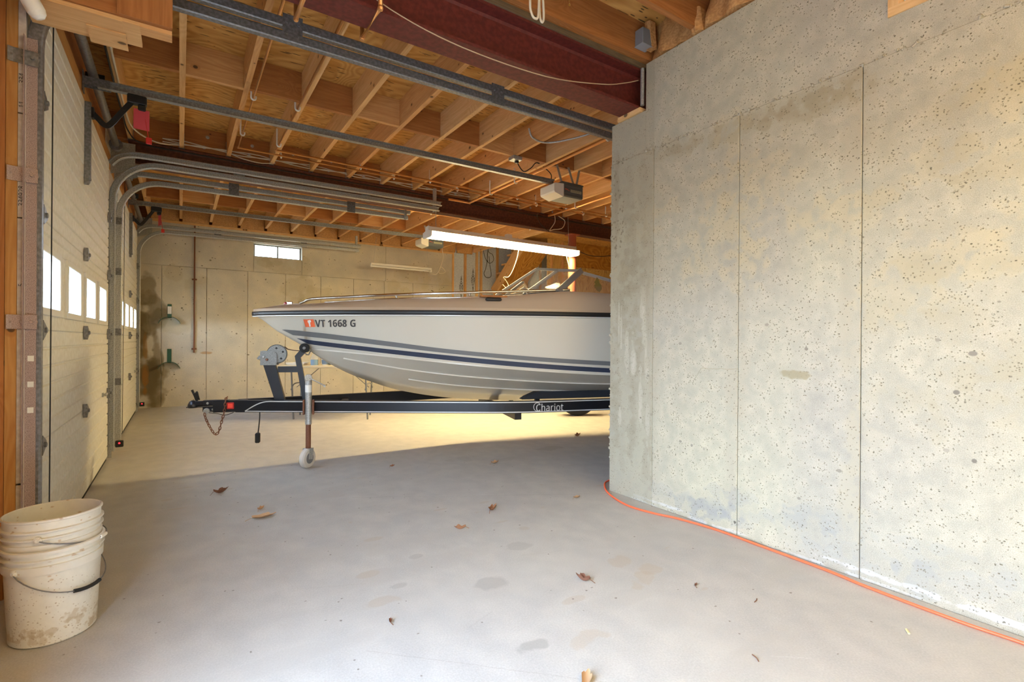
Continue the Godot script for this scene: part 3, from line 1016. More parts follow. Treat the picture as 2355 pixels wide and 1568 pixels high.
func ibeam(st: SurfaceTool, x0: float, x1: float, z: float, y0: float, y1: float, wide: float) -> void:
	var t := 0.016
	var h := (y1 - y0) * 0.5
	var w := wide * 0.5
	var b := 0.006
	var prof := PackedVector2Array([Vector2(-w, -h), Vector2(w, -h), Vector2(w, -h + t), Vector2(b + 0.012, -h + t + 0.002), Vector2(b, -h + t + 0.014), Vector2(b, h - t - 0.014), Vector2(b + 0.012, h - t - 0.002), Vector2(w, h - t), Vector2(w, h), Vector2(-w, h), Vector2(-w, h - t), Vector2(-b - 0.012, h - t - 0.002), Vector2(-b, h - t - 0.014), Vector2(-b, -h + t + 0.014), Vector2(-b - 0.012, -h + t + 0.002), Vector2(-w, -h + t)])
	sweep(st, prof, [Vector3(x0, (y0 + y1) * 0.5, z), Vector3(x1, (y0 + y1) * 0.5, z)], Vector3.UP)

func make_beams() -> void:
	var t := thing("steel_beam", "dark red painted steel beam resting in a pocket of the poured wall", "beam", Vector3.ZERO)
	var st := S()
	ibeam(st, -0.55, 2.80, -2.495, 2.688, 2.962, 0.172)
	obj("girder", st, M.red_steel, t)
	board("top_plate", Vector3(-0.55, 2.963, -2.585), Vector3(2.78, 2.999, -2.40), 0, M.grey_wood, t)
	board("bearing_shim", Vector3(WALL_X - 0.012, 2.657, -2.60), Vector3(WALL_X + 0.12, 2.687, -2.39), 2, M.joist[2], t)
	st = S()
	tube(st, [Vector3(2.627, 2.70, -2.385), Vector3(2.627, 2.95, -2.385)], 0.014, 10)
	obj("conduit_stub", st, M.galv, t)
	t = thing("steel_beam", "red painted steel beam, browned in colour for shade, above the paired door tracks", "beam", Vector3.ZERO)
	st = S()
	ibeam(st, -0.42, 8.3, -6.105, 2.765, 2.985, 0.14)
	obj("girder", st, M.shaded_red_steel, t)
	t = thing("steel_column", "round red steel column under the browned beam", "column", Vector3(5.155, 0, -6.105))
	st = S()
	lathe(st, [Vector2(0, 0.012), Vector2(0.062, 0.012), Vector2(0.062, 2.752), Vector2(0, 2.752)], Transform3D.IDENTITY, 28)
	obj("pipe", st, M.column_red, t)
	st = S()
	bx(st, Vector3(-0.1, 0, -0.1), Vector3(0.1, 0.012, 0.1))
	obj("base_plate", st, M.column_red, t)
	st = S()
	bx(st, Vector3(-0.09, 2.752, -0.08), Vector3(0.09, 2.764, 0.08))
	obj("cap_plate", st, M.column_red, t)
# ---------------------------------------------------------------- garage doors
const SECTIONS := [0.03, 0.607, 1.123, 1.64, 2.145, 2.66]
const LIGHTS := [1.06, 0.405, -0.25, -0.905]

func section_profile(y0: float, y1: float, cuts: Array) -> PackedVector2Array:
	var p := PackedVector2Array([Vector2(-0.045, y0 + 0.001), Vector2(-0.004, y0 + 0.001), Vector2(0, y0 + 0.005)])
	for g in cuts:
		p.append_array([Vector2(0, g - 0.009), Vector2(-0.008, g - 0.002), Vector2(-0.008, g + 0.002), Vector2(0, g + 0.009)])
	p.append_array([Vector2(0, y1 - 0.005), Vector2(-0.004, y1 - 0.001), Vector2(-0.045, y1 - 0.001)])
	return p

func make_door(label: String, zc: float) -> void:
	var t := thing("garage_door", label, "garage door", Vector3(DOOR_X, 0, zc))
	for i in 5:
		var y0: float = SECTIONS[i]
		var y1: float = SECTIONS[i + 1]
		var st := S()
		if i != 2:
			var cuts := []
			for k in range(1, 6):
				cuts.append(lerpf(y0, y1, k / 6.0))
			sweep(st, section_profile(y0, y1, cuts), [Vector3(0, 0, 1.37), Vector3(0, 0, -1.37)], Vector3.UP)
		else:
			sweep(st, section_profile(y0, 1.20, []), [Vector3(0, 0, 1.37), Vector3(0, 0, -1.37)], Vector3.UP)
			sweep(st, section_profile(1.52, y1, [1.58]), [Vector3(0, 0, 1.37), Vector3(0, 0, -1.37)], Vector3.UP)
			var edge := 1.37
			for c in LIGHTS:
				bx(st, Vector3(-0.045, 1.2, edge), Vector3(0, 1.52, c + 0.225))
				edge = c - 0.225
			bx(st, Vector3(-0.045, 1.2, edge), Vector3(0, 1.52, -1.37))
		obj("section", st, M.door, t)
	for c in LIGHTS:
		var st := S()
		var o := PackedVector2Array([Vector2(0, 0), Vector2(0.034, 0.0), Vector2(0.034, 0.006), Vector2(0.02, 0.014), Vector2(0.004, 0.012)])
		var y0 := 1.195
		var y1 := 1.525
		var z0: float = c - 0.245
		var z1: float = c + 0.245
		for q in [[Vector3(0, y0, z0), Vector3(0, y0 + 0.036, z1)], [Vector3(0, y1 - 0.036, z0), Vector3(0, y1, z1)], [Vector3(0, y0 + 0.036, z0), Vector3(0, y1 - 0.036, z0 + 0.036)], [Vector3(0, y0 + 0.036, z1 - 0.036), Vector3(0, y1 - 0.036, z1)]]:
			cbx(st, q[0] + Vector3(-0.05, 0, 0), q[1] + Vector3(0.012, 0, 0), 0.003)
		var f := obj("window_frame", st, M.frame_white, t)
		st = S()
		bx(st, Vector3(-0.024, y0 + 0.034, z0 + 0.034), Vector3(-0.020, y1 - 0.034, z1 - 0.034))
		obj("pane", st, M.pane, f)
	# bottom seal, strut, hinges, rollers, handle
	var st := S()
	bx(st, Vector3(-0.04, 0.0, -1.37), Vector3(-0.008, 0.032, 1.37))
	obj("bottom_seal", st, M.rubber, t)
	st = S()
	for q in [[-0.018, -0.013], [0.013, 0.018]]:
		bx(st, Vector3(0, 2.14, q[0]), Vector3(0.03, 2.655, q[1]))
	bx(st, Vector3(0.03, 2.14, -0.018), Vector3(0.033, 2.655, 0.018))
	obj("strut", st, M.dark_steel, t)
	for i in range(1, 5):
		for z in [1.3, 0.0, -1.3]:
			if z == 0.0 and i == 5:
				continue
			st = S()
			var y: float = SECTIONS[i]
			prism(st, [Vector2(-0.045, -0.025), Vector2(0.045, -0.025), Vector2(0.012, 0.05), Vector2(-0.012, 0.05)], 0.022, Transform3D(Basis(Vector3(0, 1, 0), Vector3(0, 0, -1), Vector3(1, 0, 0)) , Vector3(0.003, y, z)))
			lathe(st, [Vector2(0.012, 0), Vector2(0.012, 0.01), Vector2(0.006, 0.012), Vector2(0, 0.012)], look(Vector3(0.024, y, z), Vector3(1, y, z)), 8)
			obj("hinge", st, M.dark_steel, t)
	st = S()
	cbx(st, Vector3(0.0, 0.60, -1.0), Vector3(0.012, 0.635, -0.97), 0.003)
	cbx(st, Vector3(0.012, 0.608, -1.08), Vector3(0.03, 0.628, -0.965), 0.004)
	obj("slide_bolt", st, M.galv, t)
	# lift cable at the near edge
	st = S()
	tube(st, [Vector3(0.035, 0.1, 1.25), Vector3(0.05, 2.72, 1.31)], 0.0028, 6)
	obj("lift_cable", st, M.black, t)

func make_doors() -> void:
	make_door("cream sectional garage door between the timber post and the paired tracks", -4.355)
	make_door("cream sectional garage door nearest to the far concrete wall", -7.905)

func channel(side: float) -> PackedVector2Array:    # C section with rolled lips, open towards the door
	var p := PackedVector2Array([Vector2(-0.026, 0.0), Vector2(-0.02, -0.005), Vector2(0.02, -0.005), Vector2(0.026, 0.0), Vector2(0.027, 0.028), Vector2(0.018, 0.034), Vector2(0.017, 0.031), Vector2(0.023, 0.026), Vector2(0.022, 0.002), Vector2(0.018, -0.001), Vector2(-0.018, -0.001), Vector2(-0.022, 0.002), Vector2(-0.023, 0.026), Vector2(-0.017, 0.031), Vector2(-0.018, 0.034), Vector2(-0.027, 0.028)])
	for i in p.size():
		p[i].y *= side
	return p

func make_track(label: String, z: float, side: float, end: float, m: Material, near := false) -> void:
	var t := thing("door_track", label, "door track", Vector3(0, 0, z))
	var ux := -0.524 if near else -0.516
	var pts := [Vector3(ux, 0.06, 0), Vector3(ux, 1.2, 0), Vector3(ux, 2.34, 0)]
	for k in range(1, 13):
		var a := PI * 0.5 * k / 12.0
		pts.append(Vector3(ux + 0.37 * (1 - cos(a)), 2.34 + 0.37 * sin(a), 0))
	pts.append(Vector3(end, 2.735, 0))
	var st := S()
	sweep(st, channel(side), pts, Vector3(0, 0, 1), true)
	obj("lower_track", st, m, t)
	st = S()
	sweep(st, channel(side), spline([Vector3(-0.53, 2.665, 0), Vector3(-0.47, 2.735, 0), Vector3(-0.37, 2.776, 0), Vector3(-0.2, 2.784, 0)], 5) + PackedVector3Array([Vector3(end + 0.03, 2.806, 0)]), Vector3(0, 0, 1), true)
	obj("upper_track", st, m, t)
	var x := 0.5
	while x < end:
		st = S()
		bx(st, Vector3(x - 0.05, 2.695, -0.014 * side - 0.003), Vector3(x + 0.05, 2.83, -0.008 * side + 0.002))
		for q in 4:
			lathe(st, [Vector2(0.007, 0), Vector2(0.005, 0.006), Vector2(0, 0.007)], look(Vector3(x + (-0.03 if q & 1 else 0.03), 2.725 + (0.06 if q & 2 else 0.0), -0.012 * side), Vector3(x + (-0.03 if q & 1 else 0.03), 2.725 + (0.06 if q & 2 else 0.0), -1 * side)), 8)
		obj("splice_plate", st, M.dark_steel, t)
		x += 1.3
	# strap up to the joists at the free end
	st = S()
	bx(st, Vector3(end - 0.06, 2.70, -0.012 * side), Vector3(end - 0.025, 3.0, -0.016 * side))
	bx(st, Vector3(end - 0.06, 2.70, -0.016 * side), Vector3(end - 0.057, 3.0, -0.05 * side))
	obj("hanger_angle", st, M.galv, t)
	# angle iron that fixes the upright to the jamb
	st = S()
	bx(st, Vector3(-0.551, 0.0, -0.009 * side), Vector3(-0.549, 2.36, -0.045 * side))
	bx(st, Vector3(-0.551, 0.0, -0.009 * side), Vector3(-0.512, 2.36, -0.012 * side))
	obj("angle_iron", st, M.galv_pink if near else m, t)
	for y in ([1.155, 1.775, 2.27] if near else [0.65, 1.15, 1.76, 2.27]):
		st = S()
		if near:
			rod(st, Vector3(-0.601, y, 0.036), Vector3(-0.585, y, 0.028), 0.004, 0.06)
			rod(st, Vector3(-0.585, y, 0.028), Vector3(-0.508, y, 0.022), 0.004, 0.06)
			for q in [-0.592, -0.555, -0.525]:
				lathe(st, [Vector2(0.008, 0), Vector2(0.006, 0.006), Vector2(0, 0.006)], look(Vector3(q, y, 0.028), Vector3(q, y, 1)), 6)
		else:
			cbx(st, Vector3(-0.546, y - 0.035, -0.012 * side), Vector3(-0.492, y + 0.035, -0.016 * side), 0.001)
			cbx(st, Vector3(-0.549, y - 0.035, -0.012 * side), Vector3(-0.541, y + 0.035, -0.10 * side), 0.001)
		lathe(st, [Vector2(0.010, 0), Vector2(0.008, 0.008), Vector2(0, 0.008)], look(Vector3(-0.515, y, -0.016 * side), Vector3(-0.515, y, -1 * side)), 6)
		obj("bracket", st, M.galv_pink if near and y > 1.0 and y < 2.0 else M.dark_steel, t)
	# slots and square holes along the upright flange
	if near:
		for y in [0.78, 0.89, 1.0]:
			st = S()
			cbx(st, Vector3(-0.5385, y - 0.012, 0.012), Vector3(-0.5185, y + 0.012, 0.0135), 0.0005)
			obj("tape_square", st, M.white_plastic, t)

func make_tracks() -> void:
	make_track("double steel door track beside the timber post and under the red beam", -2.93, -1.0, 3.0, M.dark_steel, true)
	make_track("double galvanised track at the far edge of the first cream door", -5.82, 1.0, 2.72, M.galv)
	make_track("double galvanised track at the near edge of the second cream door", -6.44, -1.0, 2.56, M.galv)
	make_track("double galvanised track running along the far concrete wall", -9.33, 1.0, 2.76, M.galv)
	for q in [[-2.99, -5.98, "steel lift shaft over the first cream door"], [-6.3, -9.5, "steel lift shaft over the second cream door"]]:
		var t := thing("lift_shaft", q[2], "shaft", Vector3.ZERO)
		var st := S()
		tube(st, [Vector3(-0.495, 2.86, q[0]), Vector3(-0.495, 2.86, q[1])], 0.013, 10)
		obj("shaft", st, M.rail_steel, t)
		st = S()
		tube(st, [Vector3(-0.495, 2.86, q[0] - 0.25), Vector3(-0.495, 2.86, q[1] + 0.15)], 0.028, 12)
		obj("spring", st, M.dark_steel, t)
		for z in [q[0] + 0.0, q[1]]:
			st = S()
			prism(st, [Vector2(-0.545, 2.62), Vector2(-0.36, 2.70), Vector2(-0.36, 2.93), Vector2(-0.545, 2.93)], 0.004, Transform3D(Basis.IDENTITY, Vector3(0, 0, z)))
			for k in 3:
				for j in 3:
					cbx(st, Vector3(-0.50 + k * 0.045, 2.66 + j * 0.07, z + 0.004), Vector3(-0.49 + k * 0.045, 2.685 + j * 0.07, z + 0.0055), 0.0005)
			obj("bearing_plate", st, M.galv, t)
		st = S()
		lathe(st, [Vector2(0.012, 0), Vector2(0.05, 0), Vector2(0.052, 0.01), Vector2(0.044, 0.02), Vector2(0.044, 0.05), Vector2(0.052, 0.06), Vector2(0.012, 0.06)], look(Vector3(-0.495, 2.86, q[1] + 0.08), Vector3(-0.495, 2.86, q[1] + 1)), 16)
		obj("cable_drum", st, M.dark_steel, t)
		st = S()
		bx(st, Vector3(-0.545, 2.84, (q[0] + q[1]) * 0.5 + 0.02), Vector3(-0.44, 2.90, (q[0] + q[1]) * 0.5 + 0.026))
		bx(st, Vector3(-0.545, 2.84, (q[0] + q[1]) * 0.5 - 0.04), Vector3(-0.541, 2.90, (q[0] + q[1]) * 0.5 + 0.026))
		obj("centre_bracket", st, M.black, t)
	# photo eyes at the foot of the tracks
	for q in [[-5.90, "photo eye with a red light between the two cream doors"], [-9.25, "photo eye with a red light at the far wall corner"]]:
		var t := thing("photo_eye", q[1], "sensor", Vector3(-0.46, 0.11, q[0]))
		var st := S()
		cbx(st, Vector3(-0.03, -0.03, -0.015), Vector3(0.03, 0.03, 0.02), 0.005)
		obj("housing", st, M.black, t)
		st = S()
		bx(st, Vector3(-0.09, -0.015, -0.018), Vector3(-0.03, 0.015, -0.014))
		bx(st, Vector3(-0.09, -0.11, -0.018), Vector3(-0.06, 0.015, -0.014))
		obj("bracket", st, M.galv, t)
		st = S()
		lathe(st, [Vector2(0.008, 0), Vector2(0.007, 0.004), Vector2(0, 0.005)], look(Vector3(0.0, 0.008, 0.02), Vector3(0, 0.008, 1)), 10)
		obj("indicator", st, glow(rgb8(255, 30, 40), 2.0), t)

func make_openers() -> void:
	make_opener("garage door opener hung from the joists next to the copper pipes", -4.375, true)
	make_opener("garage door opener above the boat near the far wall", -7.925, false)

func make_opener(label: String, z: float, near: bool) -> void:
	var t := thing("door_opener", label, "door opener", Vector3(0, 0, z))
	var y := 2.775
	var st := S()
	var tp := PackedVector2Array([Vector2(-0.022, 0), Vector2(0.022, 0), Vector2(0.022, 0.004), Vector2(0.004, 0.007), Vector2(0.004, 0.04), Vector2(0.024, 0.042), Vector2(0.024, 0.05), Vector2(-0.024, 0.05), Vector2(-0.024, 0.042), Vector2(-0.004, 0.04), Vector2(-0.004, 0.007), Vector2(-0.022, 0.004)])
	sweep(st, tp, [Vector3(-0.47, y, 0), Vector3(3.42, y + 0.03, 0)], Vector3.UP)
	obj("rail", st, M.rail_steel, t)
	st = S()
	bx(st, Vector3(-0.545, y - 0.05, -0.035), Vector3(-0.54, y + 0.09, 0.035))
	bx(st, Vector3(-0.54, y - 0.005, -0.03), Vector3(-0.40, y + 0.05, -0.026))
	bx(st, Vector3(-0.54, y - 0.005, 0.026), Vector3(-0.40, y + 0.05, 0.03))
	obj("header_bracket", st, M.dark_steel, t)
	st = S()
	cbx(st, Vector3(-0.31, y - 0.06, -0.028), Vector3(-0.20, y - 0.002, 0.028), 0.006)
	cbx(st, Vector3(-0.25, y - 0.10, -0.02), Vector3(-0.205, y - 0.06, 0.02), 0.006)
	obj("trolley", st, M.black, t)
	st = S()
	var arm := spline([Vector3(-0.498, 2.60, 0), Vector3(-0.465, 2.565, 0), Vector3(-0.43, 2.53, 0), Vector3(-0.40, 2.545, 0), Vector3(-0.34, 2.64, 0), Vector3(-0.27, 2.75, 0)], 5)
	sweep(st, PackedVector2Array([Vector2(-0.004, -0.017), Vector2(0.004, -0.017), Vector2(0.004, 0.017), Vector2(-0.004, 0.017)]), arm, Vector3.UP)
	for k in [0, 6, 14, 21]:
		lathe(st, [Vector2(0.008, -0.008), Vector2(0.008, 0.008), Vector2(0, 0.009)], look(arm[k], arm[k] + Vector3(0, 0, 1)), 8)
	obj("arm", st, M.black, t)
	st = S()
	cbx(st, Vector3(-0.535, 2.56, -0.025), Vector3(-0.485, 2.63, 0.025), 0.003)
	obj("door_bracket", st, M.black, t)
	st = S()
	tube(st, [Vector3(-0.215, y - 0.1, 0.0), Vector3(-0.205, 2.60, 0.004), Vector3(-0.19, 2.50, 0.0)], 0.003, 6)
	obj("release_cord", st, M.red, t)
	st = S()
	bx(st, Vector3(-0.275, 2.545, 0.004), Vector3(-0.185, 2.685, 0.0055), 0, Vector2.ZERO, Transform3D(Basis(Vector3.UP, 0.1 if near else -1.2), Vector3(-0.21, 0, 0)) * Transform3D(Basis.IDENTITY, Vector3(0.21, 0, 0)))
	obj("warning_tag", st, mat(rgb8(206, 72, 84), 0.6), t)
	st = S()
	cbx(st, Vector3(-0.205, 2.455, -0.01), Vector3(-0.17, 2.50, 0.01), 0.004)
	obj("release_handle", st, M.red, t)
	# motor head
	st = S()
	cbx(st, Vector3(3.455, 2.66, -0.125), Vector3(3.745, 2.81, 0.125), 0.012)
	bx(st, Vector3(3.45, 2.806, -0.118), Vector3(3.75, 2.822, 0.118))
	var head := obj("motor_housing", st, mat(rgb8(86, 92, 92), 0.55), t)
	st = S()
	bx(st, Vector3(3.48, 2.700, 0.125), Vector3(3.745, 2.7025, 0.1265))
	bx(st, Vector3(3.48, 2.775, 0.125), Vector3(3.745, 2.7775, 0.1265))
	obj("trim_line", st, M.grey_plastic, head)
	st = S()
	cbx(st, Vector3(3.56, 2.715, 0.125), Vector3(3.715, 2.745, 0.1275), 0.001)
	var plate := obj("name_plate", st, mat(rgb8(176, 172, 140), 0.5), head)
	st = S()
	for k in 9:
		var x := 3.57 + k * 0.0155
		bx(st, Vector3(x, 2.722, 0.1276), Vector3(x + 0.003, 2.738, 0.1282))
		bx(st, Vector3(x, 2.735 if k % 2 else 2.722, 0.1276), Vector3(x + 0.010, 2.738 if k % 2 else 2.725, 0.1282))
	obj("lettering", st, mat(rgb8(88, 90, 78), 0.6), plate)
	st = S()
	prism(st, [Vector2(3.478, 2.742), Vector2(3.49, 2.748), Vector2(3.515, 2.742), Vector2(3.545, 2.73), Vector2(3.545, 2.724), Vector2(3.52, 2.732), Vector2(3.495, 2.737), Vector2(3.485, 2.733)], 0.001, Transform3D(Basis.IDENTITY, Vector3(0, 0, 0.1262)))
	obj("emblem", st, mat(rgb8(196, 92, 70), 0.5), head)
	st = S()
	prism(st, [Vector2(3.335, 2.70), Vector2(3.345, 2.685), Vector2(3.455, 2.652), Vector2(3.466, 2.66), Vector2(3.466, 2.795), Vector2(3.345, 2.785), Vector2(3.335, 2.775)], 0.25, Transform3D(Basis.IDENTITY, Vector3(0, 0, -0.125)))
	var lens := mat(rgb8(232, 228, 214), 0.45)
	obj("lamp_cover", st, lens, t)
	for q in [[3.47, 3.42], [3.64, 3.58], [3.68, 3.74]]:
		st = S()
		var a := Vector3(q[0], 2.82, 0.08)
		var b := Vector3(q[1], 3.01, 0.06)
		sweep(st, PackedVector2Array([Vector2(-0.014, -0.002), Vector2(0.014, -0.002), Vector2(0.014, 0.002), Vector2(-0.014, 0.002)]), [a, b], Vector3(0, 0, 1))
		obj("hanger_strap", st, M.galv, t)

# ---------------------------------------------------------------- lamps
func make_lamps() -> void:
	strip_light("long lit fluorescent strip light hanging between beam and boat", Vector3(3.86, 2.44, -5.98), LAMP_FAR)
	strip_light("added long lit fluorescent strip light, unseen behind the camera", Vector3(1.1, 2.78, 0.95), LAMP_ADDED)  # unseen lamp, added to warm the light on the right wall
	var st := S()
	var t := thing("pull_chain", "brass pull chain of the ceiling lamp before the red beam", "chain", Vector3(1.597, 2.742, -1.925))
	for k in 40:
		lathe(st, [Vector2(0, -0.0024), Vector2(0.0022, -0.001), Vector2(0.0022, 0.001), Vector2(0, 0.0024)], Transform3D(Basis.IDENTITY, Vector3(0, 0.012 + k * 0.0055, 0)), 6)
	obj("beads", st, mat(rgb8(190, 150, 80), 0.3, 0.9), t)
	st = S()
	lathe(st, [Vector2(0, 0), Vector2(0.005, 0.002), Vector2(0.006, 0.008), Vector2(0.002, 0.013), Vector2(0, 0.013)], Transform3D.IDENTITY, 10)
	obj("bell", st, mat(rgb8(190, 150, 80), 0.3, 0.9), t)
	st = S()
	lathe(st, [Vector2(0, 0.24), Vector2(0.055, 0.24), Vector2(0.05, 0.215), Vector2(0.024, 0.20), Vector2(0.022, 0.185), Vector2(0, 0.185)], Transform3D(Basis.IDENTITY, Vector3(0, 0.02, 0)), 20)
	obj("lamp_holder", st, M.white_plastic, t)
	t = thing("fluorescent_light", "short unlit fluorescent strip hanging before the far wall", "light", Vector3(3.56, 2.48, -9.25))
	st = S()
	cbx(st, Vector3(-0.61, 0, -0.03), Vector3(0.61, 0.04, 0.03), 0.005)
	obj("housing", st, M.white_plastic, t)
	st = S()
	tube(st, [Vector3(-0.59, -0.022, 0), Vector3(0.59, -0.022, 0)], 0.016, 12)
	obj("lamp_tube", st, mat(rgb8(236, 234, 226), 0.3), t)
	for s in [-1, 1]:
		st = S()
		cbx(st, Vector3(0.60 * s - 0.015, -0.045, -0.028), Vector3(0.60 * s + 0.015, 0.0, 0.028), 0.004)
		obj("lamp_holder", st, M.white_plastic, t)
		st = S()
		tube(st, [Vector3(0.56 * s, 0.04, 0), Vector3(0.5 * s, 0.52, 0)], 0.002, 5)
		obj("hanging_wire", st, M.galv, t)

func strip_light(label: String, at: Vector3, energy: float) -> void:
	var t := thing("fluorescent_light", label, "light", at)
	var st := S()
	prism(st, [Vector2(-0.13, 0.030), Vector2(-0.05, 0.045), Vector2(-0.045, 0.10), Vector2(0.045, 0.10), Vector2(0.05, 0.045), Vector2(0.13, 0.030), Vector2(0.13, 0.027), Vector2(0.048, 0.041), Vector2(-0.048, 0.041), Vector2(-0.13, 0.027)], 2.44, Transform3D(Basis(Vector3(0, 0, 1), Vector3(0, 1, 0), Vector3(-1, 0, 0)), Vector3(1.22, 0, 0)))
	obj("reflector", st, mat(rgb8(236, 234, 224), 0.4), t)
	for s in [-1, 1]:
		st = S()
		prism(st, [Vector2(-0.13, -0.03), Vector2(-0.13, 0.032), Vector2(-0.05, 0.05), Vector2(-0.047, 0.105), Vector2(0.047, 0.105), Vector2(0.05, 0.05), Vector2(0.13, 0.032), Vector2(0.13, -0.03), Vector2(0.1, -0.045), Vector2(-0.1, -0.045)], 0.012, Transform3D(Basis(Vector3(0, 0, 1), Vector3(0, 1, 0), Vector3(-1, 0, 0)), Vector3(1.225 * s + 0.01, 0, 0)))
		obj("end_plate", st, M.white_plastic, t)
		st = S()
		tube(st, [Vector3(1.1 * s, 0.10, 0), Vector3(1.11 * s, 0.3 * (3.0 - at.y), 0.01), Vector3(1.1 * s, 2.995 - at.y, 0)], 0.004, 6)
		obj("hanging_chain", st, M.galv, t)
		st = S()
		tube(st, [Vector3(-1.2, -0.012, 0.07 * s), Vector3(1.2, -0.012, 0.07 * s)], 0.024, 14)
		obj("lamp_tube", st, glow(Color(1.0, 0.92, 0.72), 4.0 + energy * 2.6), t)
	var a := AreaLight3D.new()
	a.name = "tube_light"
	a.area_size = Vector2(2.36, 0.15)
	a.light_color = LAMP_COLOR
	a.light_energy = energy
	a.area_range = 20.0
	a.shadow_enabled = true
	t.add_child(a)
	a.position = Vector3(0, -0.042, 0)
	a.rotation.x = -PI / 2
	st = S()
	cbx(st, Vector3(-0.03, 0.10, -0.035), Vector3(0.06, 0.15, 0.035), 0.006)
	obj("ballast_box", st, M.white_plastic, t)

# ---------------------------------------------------------------- foam wall and stairs
func make_stair_corner() -> void:
	var w := setting("wall_stair", "framed wall with pale foam boards and plywood by the stairs")
	var studs := [4.862, 5.162, 5.452, 5.562, 5.985, 6.4, 6.8, 7.2, 7.6, 8.0, 8.4]
	for i in studs.size():
		board("stud", Vector3(studs[i], 0, -9.80), Vector3(studs[i] + 0.042, DECK_Y - 0.001, -9.70), 1, M.joist[i % 3], w)
		if i < studs.size() - 1:
			var st := S()
			bx(st, Vector3(studs[i] + 0.043, 0, -9.80), Vector3(studs[i + 1] - 0.001, DECK_Y - 0.001, -9.75))
			obj("foam_board", st, M.foam, w)
	board("sheathing", Vector3(4.86, 0, -9.85), Vector3(8.5, DECK_Y + 0.1, -9.81), 1, M.plywood, w)
	for q in [[5.105, 2.24], [5.395, 2.42]]:
		var st := S()
		prism(st, [Vector2(0, -0.27), Vector2(0.046, -0.02), Vector2(0.048, 0.02), Vector2(0, 0.27), Vector2(-0.048, 0.02), Vector2(-0.046, -0.02)], 0.001, Transform3D(Basis.IDENTITY, Vector3(q[0], q[1], -9.7498)))
		var d := obj("printed_diamond", st, M.print, w)
		var o := inst("print_letters", words("AMOCO", 0.062, 0.001), M.foam, d)
		o.rotation.z = PI / 2
		o.position = Vector3(q[0], q[1], -9.7483)
	# stairs: sloping plywood soffit with an edge stringer, coming down towards the far wall
	var t := thing("staircase", "timber stairs closed underneath with orange plywood", "stairs", Vector3.ZERO)
	var dz := 1.2
	var dy := 0.93
	var st := S()
	var xf := Transform3D(Basis(Vector3(1, 0, 0), atan2(dz, dy)), Vector3(5.83, 2.10, -9.52))
	bx(st, Vector3(0, 0, -0.012), Vector3(0.62, 1.50, 0), 1, Vector2(0.3, 0.1), xf)
	obj("soffit", st, M.stair_ply, t)
	st = S()
	bx(st, Vector3(-0.042, 0, -0.19), Vector3(0, 1.50, 0.02), 1, Vector2(0.2, 0.3), xf)
	obj("stringer", st, M.joist[0], t)
	for k in 4:
		st = S()
		var y := 2.55 + k * 0.17
		var z := -9.52 + (y - 2.42) * dz / dy
		bx(st, Vector3(5.83, y, z - 0.14), Vector3(6.45, y + 0.03, z + 0.10), 0)
		obj("tread", st, M.joist[2], t)
	w = setting("wall_plywood", "plywood clad partition beside the stairs")
	for q in [[6.42, 6.62, 0.0, 3.235, M.pale_ply], [6.624, 7.12, 0.0, 3.235, M.pale_ply], [7.124, 8.44, 0.0, 2.70, M.pale_ply], [7.124, 8.44, 2.704, 3.235, M.stair_ply]]:
		var p := S()
		bx(p, Vector3(q[0], q[2], -8.42), Vector3(q[1], q[3], -8.40), 1 if q[2] == 0.0 else 0, Vector2(rng.randf(), rng.randf()))
		obj("plywood_sheet", p, q[4], w)
	for x in [6.5, 6.8, 7.14]:
		board("batten", Vector3(x, 0, -8.399), Vector3(x + 0.04, 3.2, -8.365), 1, M.joist[1], w)
# ---------------------------------------------------------------- trailer and boat share one frame: x aft from the coupler, z to the camera's side
const RIG_AT := Vector3(0.402, 0, -4.95)
const RIG_TURN := -0.287

func rod(st: SurfaceTool, a: Vector3, b: Vector3, w: float, h: float, up := Vector3.UP) -> void:
	sweep(st, PackedVector2Array([Vector2(-w, -h) * 0.5, Vector2(w, -h) * 0.5, Vector2(w, h) * 0.5, Vector2(-w, h) * 0.5]), [a, b], up)

func disc(st: SurfaceTool, c: Vector3, along: Vector3, r: float, wide: float, seg := 24, inner := 0.0) -> void:
	var e := r * 0.12
	lathe(st, [Vector2(inner, 0), Vector2(r - e, 0), Vector2(r, e), Vector2(r, wide - e), Vector2(r - e, wide), Vector2(inner, wide)] + ([Vector2(inner, 0)] if inner > 0 else []), look(c - along.normalized() * wide * 0.5, c + along), seg)

func rail_line(side: float, y: float, out := 0.0) -> PackedVector3Array:
	var p := PackedVector3Array([Vector3(0.02, y, side * (0.03 + out))])
	for k in 9:
		var t := k / 8.0
		p.append(Vector3(2.1 + 0.5 * t, y, side * (lerpf(0.632, 0.70, 1.0 - (1.0 - t) * (1.0 - t)) + out)))
	p.append(Vector3(5.5, y, side * (0.70 + out)))
	return p

